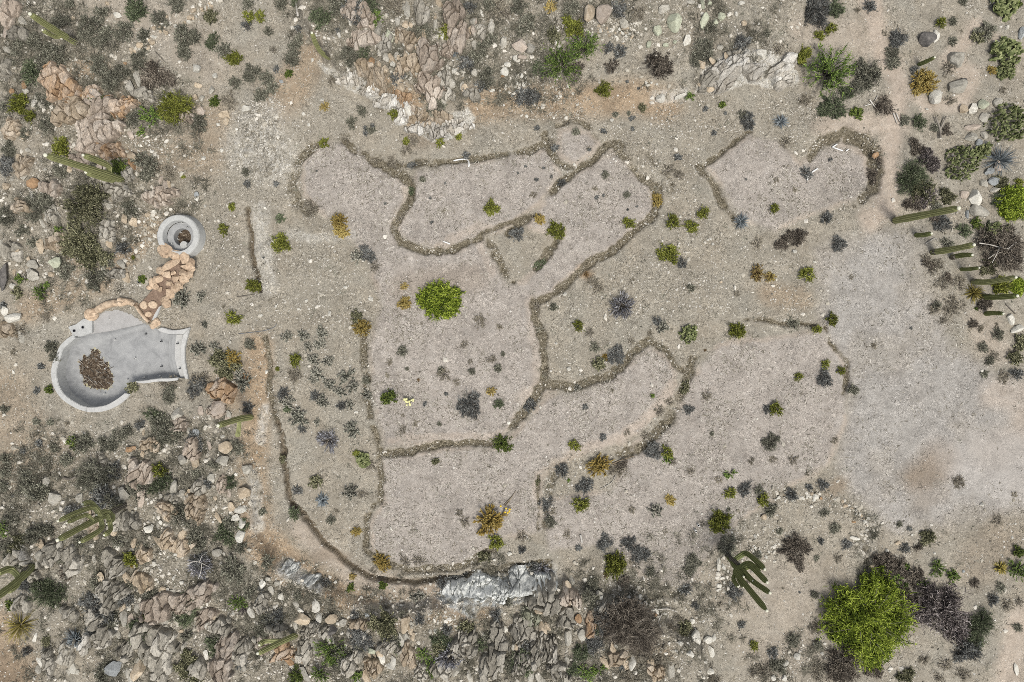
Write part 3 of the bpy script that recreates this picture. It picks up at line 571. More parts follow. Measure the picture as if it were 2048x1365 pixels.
# slabs split off the outcrops
r_ = np.random.default_rng(21); n_sl = 0
while n_sl < 285:
    px, py, hw, hh, cc, ang = OUTC[r_.integers(len(OUTC))]
    if cc == 'b' or (cc == 'w' and py < 300): continue
    a = r_.uniform(0, 6.283); rr_ = r_.uniform(.75, 1.75)
    qx = px + math.cos(a) * hw * rr_ / S; qy = py + math.sin(a) * hh * rr_ / S
    if not (-10 < qx < 2058 and -10 < qy < 1375): continue
    w0 = r_.uniform(.07, .20); l0 = w0 * r_.uniform(1.2, 2.6); n_sl += 1
    c2 = cc if r_.random() < .6 else 'gwt'[r_.integers(3)]
    p = place(qx, qy, w0 * .5); o = obj("split_rock", rock_mesh(c2, int(r_.integers(9))))
    o.scale = (w0, l0, w0 * r_.uniform(.8, 1.3)); o.rotation_euler = (r_.normal() * .2, r_.normal() * .2, math.radians(ang) + r_.normal() * .25); o.location = (p[0], p[1], p[2] + w0 * .25)
    m = l0; PEND.append((o, ("long " if l0 > 1.9 * w0 else "short ") + ("small " if m < .22 else ("" if m < .34 else "large ")) + WORD[c2] + " split rock", qx, qy, "rock", "split rocks broken off the outcrops"))

# ------------------------------------------------------------------ heaps of broken stone
HEAPS = [
 ("small angular tan stone in the long stone pile under the top edge", [(255, 103), (293, 93), (310, 70), (333, 47), (373, 40), (400, 20), (430, 10)], 13, 78, (.055, .14), 'ttw'),
 ("small pale stone in the rubble between the upper pinkish outcrops", [(788, 75), (810, 100), (830, 125), (840, 148), (895, 148), (940, 152)], 17, 62, (.06, .15), 'wtw'),
 ("small cream stone in the rubble fan below the twin tall boulders", [(1190, 60), (1225, 62), (1255, 70), (1240, 85)], 15, 55, (.04, .09), 'ttw'),
 ("small whitish stone in the rubble beside the vivid ocotillo", [(1035, 160), (1045, 158), (1028, 180)], 12, 26, (.05, .11), 'www'),
 ("small whitish stone in the broken row edging the pale clearing", [(1560, 990), (1600, 990), (1650, 1000), (1690, 1010), (1725, 1030), (1735, 1055)], 9, 60, (.045, .11), 'wwt'),
 ("small pale stone in the scree above the brown dead bush", [(1215, 1200), (1260, 1205), (1300, 1215), (1320, 1230)], 13, 40, (.05, .12), 'wwg'),
 ("small whitish stone scattered by the many-armed dark saguaro", [(1460, 1160), (1440, 1180), (1510, 1100), (1540, 1110)], 18, 36, (.045, .11), 'www'),
 ("small ochre stone in the rubble by the drooping saguaro", [(560, 1295), (585, 1300), (600, 1310)], 14, 30, (.05, .11), 'ott'),
 ("small pale stone in the cracked rubble of the southern bank", [(330, 1180), (350, 1220), (300, 1170)], 22, 34, (.05, .12), 'gwt'),
 ("small tan stone in the rubble under the square orange rock", [(130, 220), (150, 250), (110, 230)], 22, 42, (.06, .14), 'tto'),
 ("small pale stone in the scree behind the spa", [(275, 440), (300, 450), (330, 425), (290, 490)], 18, 34, (.045, .11), 'wtt'),
]
for label, pts, w, n, (s0, s1), cols in HEAPS:
    P = np.array(pts, float); seg = np.hypot(*(np.diff(P, axis=0).T)); cum = np.concatenate([[0], np.cumsum(seg)])
    for i in range(int(n * .56)):
        t = RNG.random() * cum[-1]; j = min(np.searchsorted(cum, t, 'right') - 1, len(seg) - 1); f = (t - cum[j]) / seg[j]
        px, py = P[j] * (1 - f) + P[j + 1] * f + RNG.normal(size=2) * w * .55
        s = s0 + (s1 - s0) * RNG.random() ** 1.6
        s *= 1.25; p = place(px, py, s * .5); o = obj("rubble_stone", rock_mesh(cols[i % 3], i % 9), loc=(p[0], p[1], p[2] + s * .25))
        o.scale = (s, s * RNG.uniform(.6, 1), s * RNG.uniform(.7, 1.)); o.rotation_euler = (RNG.normal() * .4, RNG.normal() * .4, RNG.random() * 6.28)
        tagged(o, label, "stone", label.replace("small ", "").replace(" stone", " stones"))

# loose gravel: past counting, one mass
OV = np.array([(1, 0, 0), (0, 1, 0), (-1, 0, 0), (0, -1, 0), (0, 0, 1), (.5, .5, .75), (-.5, .5, .6), (-.5, -.55, .8), (.55, -.5, .6)])
OF = np.array([(0, 5, 8), (0, 1, 5), (1, 6, 5), (1, 2, 6), (2, 7, 6), (2, 3, 7), (3, 8, 7), (3, 0, 8), (4, 5, 6), (4, 6, 7), (4, 7, 8), (4, 8, 5)])
def gravel_mass(name, N, s0, s1, weight, mat, power=2.0, seed=1):
    r = np.random.default_rng(seed)
    x = r.uniform(-25, 25, N * 6); y = r.uniform(-19, 16, N * 6)
    w = weight(x, y) * (gsample(hole.astype(float), x, y) < .5)
    ok = np.where(r.random(len(x)) < w)[0][:N]; x, y = x[ok], y[ok]; n = len(x)
    z = gz(x, y); s = s0 + (s1 - s0) * r.random(n) ** power
    a = r.random(n) * 6.283; ca, sa = np.cos(a), np.sin(a)
    B = OV[None] * (1 + r.normal(0, .16, (n, 9, 3))) * np.stack([s, s * r.uniform(.5, .95, n), s * r.uniform(.45, .8, n)], -1)[:, None]
    V = np.stack([B[..., 0] * ca[:, None] - B[..., 1] * sa[:, None] + x[:, None], B[..., 0] * sa[:, None] + B[..., 1] * ca[:, None] + y[:, None], B[..., 2] + z[:, None] - .005], -1)
    F = OF[None] + (np.arange(n) * 9)[:, None, None]
    var = np.repeat(r.random(n), 9)
    o = obj(name, mesh_from(name, V.reshape(-1, 3), F.reshape(-1, 3), mat, var=var)); tagged(o, kind="stuff"); return o
def gravel_mat(name, a, b_, c):
    m, nt, b = new_mat(name, .9, .15)
    at_ = nt.nodes.new("ShaderNodeAttribute"); at_.attribute_name = "var"
    r = ramp(nt, [(0, a), (.5, b_), (1, c)]); nt.links.new(at_.outputs["Fac"], r.inputs[0]); nt.links.new(r.outputs[0], b.inputs["Base Color"])
    return m
def G(A): return lambda x, y: gsample(A, x, y)
smooth_zone = np.maximum(np.maximum(mauve_h * .75, grey * .93), np.maximum(sand * .8, pale))
peb_w = np.clip((.10 + .80 * gravel + .55 * litter * (1 - mauve_h * .5) + .35 * rocky) * (1 - smooth_zone * (1 - np.clip(litter + gravel, 0, 1))), 0, 1) * (.10 + 1.25 * sstep(.44, .66, fbm(GX * 1.1 + 5, GY * 1.1, 4)))
gravel_mass("gravel", 33000, .016, .066, G(peb_w), gravel_mat("gravel_stone", (.14, .125, .10), (.40, .375, .32), (.62, .60, .55)), 2.2, 1)
heap_w = paint_lines([(pts, w * 1.0, 1.) for _, pts, w, *_r in HEAPS], 1.5)
rub_w = heap_w * .9 + np.clip((.02 + .7 * rocky + .25 * gravel + .16 * hill + .3 * white) * (1 - smooth_zone), 0, 1) * fbm(GX * .7 + 25, GY * .7, 3) ** 1.2
gravel_mass("rubble_gravel", 19000, .034, .135, G(rub_w), gravel_mat("rubble_stone", (.20, .18, .14), (.42, .39, .325), (.66, .63, .56)), 2.4, 2)

# ------------------------------------------------------------------ plants
def ribbons(P0, P1, P2, w, r, tilt=.5):
    d = P2 - P0; n = len(P0)
    W = np.stack([-d[:, 1], d[:, 0], np.zeros(n)], -1); L = np.linalg.norm(W, axis=1, keepdims=True)
    rnd = r.normal(size=(n, 3)); W = np.where(L > 1e-4, W / np.maximum(L, 1e-4), rnd); W[:, 2] += r.normal(0, tilt, n)
    W /= np.linalg.norm(W, axis=1, keepdims=True); W = W * np.asarray(w).reshape(-1, 1) * .5
    V = np.stack([P0 - W * .8, P0 + W * .8, P1 - W, P1 + W, P2 - W * .2, P2 + W * .2], 1).reshape(-1, 3)
    b = (np.arange(n) * 6)[:, None]
    F = np.concatenate([b + np.array([[0, 1, 3, 2]]), b + np.array([[2, 3, 5, 4]])])
    return V, F
def tubes(P0, P1, r0, r1, sides=5):
    d = P1 - P0; d = d / np.maximum(np.linalg.norm(d, axis=1, keepdims=True), 1e-6); n = len(P0)
    ref = np.where(np.abs(d[:, 2:3]) < .9, np.array([[0, 0, 1.]]), np.array([[1., 0, 0]]))
    a = np.cross(d, ref); a /= np.linalg.norm(a, axis=1, keepdims=True); b = np.cross(d, a)
    th = np.arange(sides) / sides * 6.2832
    ring = a[:, None] * np.cos(th)[None, :, None] + b[:, None] * np.sin(th)[None, :, None]
    r0 = np.asarray(r0).reshape(-1, 1, 1); r1 = np.asarray(r1).reshape(-1, 1, 1); L = np.linalg.norm(P1 - P0, axis=1)[:, None, None]
    R0 = P0[:, None] + ring * r0; R1 = (P0 + (P1 - P0) * .75)[:, None] + ring * (r0 * .4 + r1 * .75); T = P1[:, None] + ring * r1 * .4
    V = np.concatenate([R0, R1, T], 1).reshape(-1, 3); m = 3 * sides
    F = []
    for k in range(2):
        for s in range(sides):
            F.append([k * sides + s, k * sides + (s + 1) % sides, (k + 1) * sides + (s + 1) % sides, (k + 1) * sides + s])
    F = (np.array(F)[None] + (np.arange(n) * m)[:, None, None]).reshape(-1, 4)
    cap = (np.arange(sides)[None] + 2 * sides + (np.arange(n) * m)[:, None])
    return V, F, cap, m
def lumpf(r):
    a = r.uniform(0, 6.28, 4); c = r.uniform(.03, .10, 4)
    return lambda th: 1 + c[0] * np.sin(2 * th + a[0]) + c[1] * np.sin(3 * th + a[1]) + c[2] * np.sin(5 * th + a[2]) + c[3] * .7 * np.sin(8 * th + a[3])
def unit(v): return v / np.maximum(np.linalg.norm(v, axis=1, keepdims=True), 1e-6)

def bush(seed, R, hr=.55, stems=46, twigs=9, tw=.016, tl=.26, up=.5, leaf=0, lw=.03, ll=.06, radial=.8, base=.08, sw=.016):
    """stems from one foot, twigs along them, optional leaf flecks: returns (stem mesh data, foliage mesh data)"""
    r = np.random.default_rng(seed); f = lumpf(r)
    th = r.uniform(0, 6.283, stems); rho = np.sqrt(r.uniform(.02, 1, stems)) * f(th) * R * .9
    zt = hr * R * (1 - .75 * (rho / R) ** 2).clip(.12, 1) * r.uniform(.75, 1.1, stems)
    E = np.stack([rho * np.cos(th), rho * np.sin(th), zt], -1)
    B = np.stack([np.cos(th), np.sin(th), 0 * th], -1) * (base * R * r.random(stems)[:, None])
    M = (B + E) / 2 + np.array([0, 0, 1]) * (hr * R * .16) + r.normal(0, .05 * R, (stems, 3))
    sV, sF = ribbons(B, M, E, sw * r.uniform(.7, 1.5, stems), r, .9)
    n = stems * twigs; i = np.repeat(np.arange(stems), twigs); t = r.uniform(.3, 1, n)[:, None]
    A = (1 - t) ** 2 * B[i] + 2 * t * (1 - t) * M[i] + t * t * E[i]
    dirv = unit(E[i] - B[i]) * radial + r.normal(0, .55, (n, 3)) + np.array([0, 0, up])
    L = tl * R * r.uniform(.5, 1.25, n)[:, None]; dirv = unit(dirv) * L
    mid = A + dirv * .5 + r.normal(0, .10, (n, 3)) * L; end = A + dirv
    end[:, 2] = end[:, 2].clip(.01); mid[:, 2] = mid[:, 2].clip(.01)
    V, F = ribbons(A, mid, end, tw * r.uniform(.6, 1.5, n), r, .6)
    var = np.repeat(r.random(n) ** 1.3 * .85, 6) + np.tile([0, 0, .06, .06, .15, .15], n)
    if leaf:
        j = r.integers(0, n, leaf); tt = r.uniform(.2, 1, leaf)[:, None]
        Q = A[j] + (end[j] - A[j]) * tt; dd = unit(r.normal(size=(leaf, 3)) + np.array([0, 0, .3])) * (ll * r.uniform(.6, 1.3, leaf))[:, None]
        V2, F2 = ribbons(Q, Q + dd * .5, Q + dd, lw * r.uniform(.6, 1.3, leaf), r, .5)
        F = np.concatenate([F, F2 + len(V)]); V = np.concatenate([V, V2]); var = np.concatenate([var, np.repeat(r.random(leaf), 6)])
    return (sV, sF, np.repeat(r.random(stems), 6)), (V, F, np.clip(var, 0, 1))

def lobed(R, seed, fn, lobes):
    r = np.random.default_rng(seed + 5); S_, L_ = [[], [], []], [[], [], []]; ns = nl = 0
    for i, (ox, oy, q, lift_) in enumerate(lobes):
        (a, f, v), (a2, f2, v2) = fn(seed + 17 * i, R * q, .22 if q == 1.0 else 1.0)
        off = np.array([ox * R, oy * R, lift_ * R])
        S_[0].append(a + off * np.array([1, 1, 1])); S_[1].append(f + ns); S_[2].append(v); ns += len(a)
        L_[0].append(a2 + off); L_[1].append(f2 + nl); L_[2].append(np.clip((v2 - .5) * 1.15 + .5 + r.uniform(-.14, .10) + (fbm((a2[:, 0] + off[0]) * 3.2 / R ** .5 + seed, (a2[:, 1] + off[1]) * 3.2 / R ** .5, 3) - .5) * .9, 0, 1)); nl += len(a2)
    return tuple(np.concatenate(k) for k in S_), tuple(np.concatenate(k) for k in L_)
def lobes_for(seed, n, lo=.42, hi=.62, sp=.5):
    r = np.random.default_rng(seed); out = [(r.normal() * .06, r.normal() * .06, hi, 0.0)]; a0 = r.uniform(0, 6.28)
    for i in range(n):
        a = a0 + 6.283 * i / n + r.normal() * .35; d = sp * r.uniform(.75, 1.2); out.append((d * math.cos(a), d * math.sin(a), r.uniform(lo, hi), 0.0))
    return out

def joints(seed, R, n0=24, k=2, jr=.05, jl=.42, hr=.7, tipw=True, rnd=.35):
    """a cactus of stubby joints: joints from the foot outwards, shorter ones on them; var rises to the pale spiny tips"""
    r = np.random.default_rng(seed); f = lumpf(r)
    th = r.uniform(0, 6.283, n0); el = r.uniform(.15, 1.35, n0)
    D = np.stack([np.cos(el) * np.cos(th), np.cos(el) * np.sin(th), np.sin(el) * hr], -1)
    P0 = D * R * .15 + np.array([0, 0, .02]); P1 = D * (R * r.uniform(.45, .75, n0) * f(th))[:, None]
    A, B = [P0], [P1]; src, d = P1, D
    for q in range(k):
        m = 2 if q == 0 else 1
        i = np.repeat(np.arange(len(src)), m); dd = unit(d[i] + r.normal(0, rnd, (len(i), 3)) + np.array([0, 0, .12]))
        e = src[i] + dd * (R * jl * r.uniform(.5, 1., len(i)))[:, None]; e[:, 2] = e[:, 2].clip(.03)
        A.append(src[i] - dd * R * .03); B.append(e); src, d = e, dd
    A, B = np.concatenate(A), np.concatenate(B); n = len(A); rr = jr * R * r.uniform(.75, 1.25, n)
    V, F, cap, m = tubes(A, B, rr * .8, rr, 5)
    V = V + r.normal(0, .010 * R, V.shape)
    var = np.tile(np.repeat([0.05, .55, 1.0], 5), n) * np.repeat(r.uniform(.6, 1., n), m)
    # spines
    ns = n * 7; i = np.repeat(np.arange(n), 7); t = r.uniform(.3, 1.05, ns)[:, None]; c = A[i] + (B[i] - A[i]) * t
    sd = unit(unit(B[i] - A[i]) * .6 + r.normal(0, .8, (ns, 3)) + np.array([0, 0, .3])); L = (R * .10 + .015)
    sV, sF = ribbons(c, c + sd * L * .5, c + sd * L, np.full(ns, .010), r, .5)
    return (sV, sF, np.repeat(r.uniform(.3, 1, ns), 6)), (V, [F, cap], var)

def pads(seed, R, n=46, pr=.13, hr=.6):
    n = int(n * 1.9)
    r = np.random.default_rng(seed); f = lumpf(r); Vs, Fs, vs = [], [], []
    V0, F0 = ICO2
    th = r.uniform(0, 6.283, n); rho = np.sqrt(r.random(n)) * R * .85 * f(th)
    for i in range(n):
        s = pr * r.uniform(.7, 1.25)
        q = Matrix.Rotation(r.uniform(0, 6.28), 3, 'Z') @ Matrix.Rotation(r.uniform(.25, 1.5), 3, 'X')
        v = (V0 * np.array([s * .52, s * 1.2, s * .17])) @ np.array(q).T
        z = hr * R * (1 - (rho[i] / R) ** 2).clip(.1, 1) * r.uniform(.3, 1) + s * .4
        Vs.append(v + np.array([rho[i] * math.cos(th[i]), rho[i] * math.sin(th[i]), z])); Fs.append(F0 + i * len(V0))
        vs.append(np.clip((V0[:, 1] * .5 + .5) * .6 + r.random() * .4, 0, 1))
    return None, (np.concatenate(Vs), np.concatenate(Fs), np.concatenate(vs))

def rosette(seed, R, n=90, w=.03, hr=.45, droop=.3, fan=None):
    r = np.random.default_rng(seed); th = r.uniform(0, 6.283, n) if fan is None else r.normal(fan[0], fan[1], n)
    el = r.uniform(.05, 1.2, n); L = R * r.uniform(.65, 1.05, n)
    D = np.stack([np.cos(el) * np.cos(th), np.cos(el) * np.sin(th), np.sin(el)], -1)
    B = D * .08 * R; B[:, 2] += .03; M = D * (L * .55)[:, None]; E = D * L[:, None]; E[:, 2] = (E[:, 2] * hr * 1.6 - droop * R * .2).clip(.02)
    V, F = ribbons(B, M, E, w * r.uniform(.7, 1.3, n), r, .35)
    return None, (V, F, np.clip(np.repeat(r.random(n) * .75, 6) + np.tile([0, 0, .1, .1, .25, .25], n), 0, 1))

LM = {
 'G': leaf_mat("grey_bush_twigs", (.050, .050, .037), (.150, .150, .112), (.36, .355, .28)),
 'D': leaf_mat("slate_bush_twigs", (.038, .040, .038), (.125, .130, .124), (.33, .335, .315)),
 'L': leaf_mat("silver_bush_twigs", (.06, .06, .068), (.20, .20, .215), (.46, .46, .48)),
 'F': leaf_mat("dry_bush_twigs", (.11, .095, .07), (.23, .205, .155), (.41, .375, .30)),
 'O': leaf_mat("olive_bush_leaves", (.036, .038, .020), (.13, .13, .072), (.33, .32, .20)),
 'Y': leaf_mat("broom_leaves", (.055, .062, .012), (.165, .180, .032), (.34, .36, .085)),
 'B': leaf_mat("vivid_green_leaves", (.028, .048, .014), (.105, .165, .034), (.28, .37, .10)),
 'T': leaf_mat("lime_green_leaves", (.030, .048, .006), (.160, .220, .020), (.40, .48, .075)),
 'C': leaf_mat("cholla_joints", (.028, .030, .022), (.13, .132, .105), (.46, .455, .38)),
 'K': leaf_mat("golden_joints", (.055, .036, .010), (.21, .145, .036), (.50, .365, .11)),
 'R': leaf_mat("rust_brown_twigs", (.055, .032, .014), (.19, .125, .06), (.38, .27, .145)),
 'P': leaf_mat("prickly_pear_pads", (.036, .048, .020), (.125, .150, .060), (.32, .335, .17)),
 'A': leaf_mat("blue_grey_blades", (.040, .050, .055), (.12, .14, .15), (.30, .33, .34)),
 'N': leaf_mat("dark_green_leaves", (.022, .036, .010), (.075, .105, .022), (.18, .22, .055)),
 'V': leaf_mat("dead_purple_twigs", (.045, .038, .037), (.160, .137, .130), (.43, .385, .365)),
 'W': leaf_mat("dead_brown_twigs", (.042, .035, .028), (.130, .110, .088), (.33, .29, .235)),
 'S': leaf_mat("yellow_strap_leaves", (.055, .045, .014), (.19, .16, .045), (.46, .38, .10)),
 'Q': leaf_mat("grey_green_leaves", (.034, .044, .024), (.105, .130, .072), (.26, .29, .18)),
}
WOOD = leaf_mat("dead_wood", (.06, .052, .042), (.14, .125, .105), (.30, .275, .24))
SPINE = leaf_mat("pale_spines", (.20, .19, .15), (.36, .34, .28), (.56, .54, .46))
YSPINE = leaf_mat("yellow_spines", (.25, .19, .06), (.42, .33, .11), (.60, .50, .20))
KIND = {  # name, words, category
 'G': ("grey_shrub", "grey twiggy shrub", "shrub"), 'D': ("slate_shrub", "dark slate shrub", "shrub"), 'L': ("silver_shrub", "silvery pale shrub", "shrub"),
 'F': ("dry_shrub", "faded dry brown shrub", "shrub"), 'O': ("olive_shrub", "olive leafy shrub", "shrub"), 'Y': ("broom_bush", "yellow-green bush", "bush"),
 'B': ("green_shrub", "vivid green branching shrub", "shrub"), 'T': ("palo_verde_tree", "lime green tree", "tree"), 'C': ("cholla_cactus", "grey pale-tipped cholla cactus", "cactus"),
 'K': ("golden_cholla", "golden brown cholla cactus", "cactus"), 'R': ("rust_shrub", "rust-brown shrub", "shrub"), 'P': ("prickly_pear", "green prickly pear", "cactus"),
 'A': ("agave", "blue-grey spiky rosette plant", "plant"), 'N': ("dark_green_shrub", "dense dark green shrub", "shrub"), 'V': ("dead_bush", "purple-grey dead bush", "bush"),
 'W': ("dead_bush", "brown dead twiggy bush", "bush"), 'S': ("sotol", "yellow strap-leaved clump", "plant"), 'Q': ("grey_green_shrub", "grey-green bushy shrub", "shrub"),
}
def data(kind, R, seed):
    if kind in 'GDQOFWVTY' and R > .5:
        k = {'T': 9, 'V': 6, 'W': 6, 'B': 6, 'Y': 4}.get(kind, 4) + (2 if R > 1.5 else 0)
        d1 = {'T': .95, 'B': 1.0, 'V': .9}.get(kind, .8)
        return lobed(R, seed, lambda s, q, e: data1(kind, q, s, d1 * e), lobes_for(seed, k, *((.32, .62, .50) if kind == 'T' else (.40, .60, .5))) + [(0, 0, 1.0, 0.0)])
    return data1(kind, R, seed)
def data1(kind, R, seed, dens=1.0):
    q = max(.25, min(2.6, R)); n = lambda a: int(a * (q / .6) ** 1.0 * dens)
    if kind in 'GQ': return bush(seed, R, .5, n(110), 9, .014, .24, .35, n(700), .018, .05)
    if kind == 'D': return bush(seed, R, .55, n(120), 9, .015, .26, .45, n(250), .018, .06, 1.0)
    if kind == 'L': return bush(seed, R, .55, n(120), 6, .024, .24, .25, 0, radial=1.6, sw=.026)
    if kind == 'F': return bush(seed, R, .35, n(60), 8, .012, .24, .2, n(120), .016, .05)
    if kind == 'O': return bush(seed, R, .6, n(70), 10, .018, .20, .4, n(1300), .028, .065)
    if kind == 'Y': return bush(seed, R, .75, n(95), 12, .019, .30, .8, n(500), .020, .075, 1.0, .3)
    if kind == 'B': return bush(seed, R, .6, n(44), 16, .024, .15, .35, n(650), .020, .060, .9, sw=.03)
    if kind == 'T': return bush(seed, R, .62, n(70), 9, .018, .24, .35, n(1500), .026, .100, .7)
    if kind == 'C': return joints(seed, R, 34, 1, .060, .34, .7)
    if kind == 'K': return joints(seed, R, 80, 1, .034, .30, .70, rnd=.4)
    if kind == 'R': return joints(seed, R, 60, 1, .034, .30, .65, rnd=.25)
    if kind == 'P': return pads(seed, R, n(95), .095, .6)
    if kind == 'A': return rosette(seed, R, 120, .032)
    if kind == 'N': return bush(seed, R, .7, n(60), 10, .018, .22, .4, n(1500), .030, .060)
    if kind == 'V': return bush(seed, R, .55, n(90), 14, .022, .17, .5, 0, radial=.4, sw=.02)
    if kind == 'W': return bush(seed, R, .5, n(80), 14, .018, .22, .3, n(200), .016, .06)
    if kind == 'S': return rosette(seed, R, 130, .030, .5)
PROTO = {}
def plant(kind, R, v):
    """a fresh copy of one of the prototypes of this kind and size class; returns its root"""
    R = R * (1.18 if kind in 'GDFQCW' else 1.05)
    cls = 0 if R < .21 else (1 if R < .42 else (2 if R < .8 else (3 if R < 1.5 else 4)))
    nomR = (.16, .30, .58, 1.1, 2.0)[cls]
    nv = (3, 4, 3, 2, 1)[cls]; key = (kind, cls, v % nv)
    new = key not in PROTO
    if new:
        st, fo = data(kind, nomR, 11 + (v % nv) * 31 + cls * 7 + ord(kind))
        fme = mesh_from("foliage", fo[0], fo[1], LM[kind], var=fo[2])
        if st is None or cls == 0:
            root = obj(KIND[kind][0], fme)
        else:
            root = empty(KIND[kind][0])
            adopt(obj("joints" if kind in 'CKR' else "foliage", fme), root)
            adopt(obj("spines" if kind in 'CKR' else "stems", mesh_from("stems", st[0], st[1], (YSPINE if kind in 'KR' else SPINE) if kind in 'CKR' else WOOD, var=st[2])), root)
        PROTO[key] = root
        o = root
    else:
        o = copy_tree(PROTO[key])
    s = R / nomR; o.scale = (s, s, s)
    return o
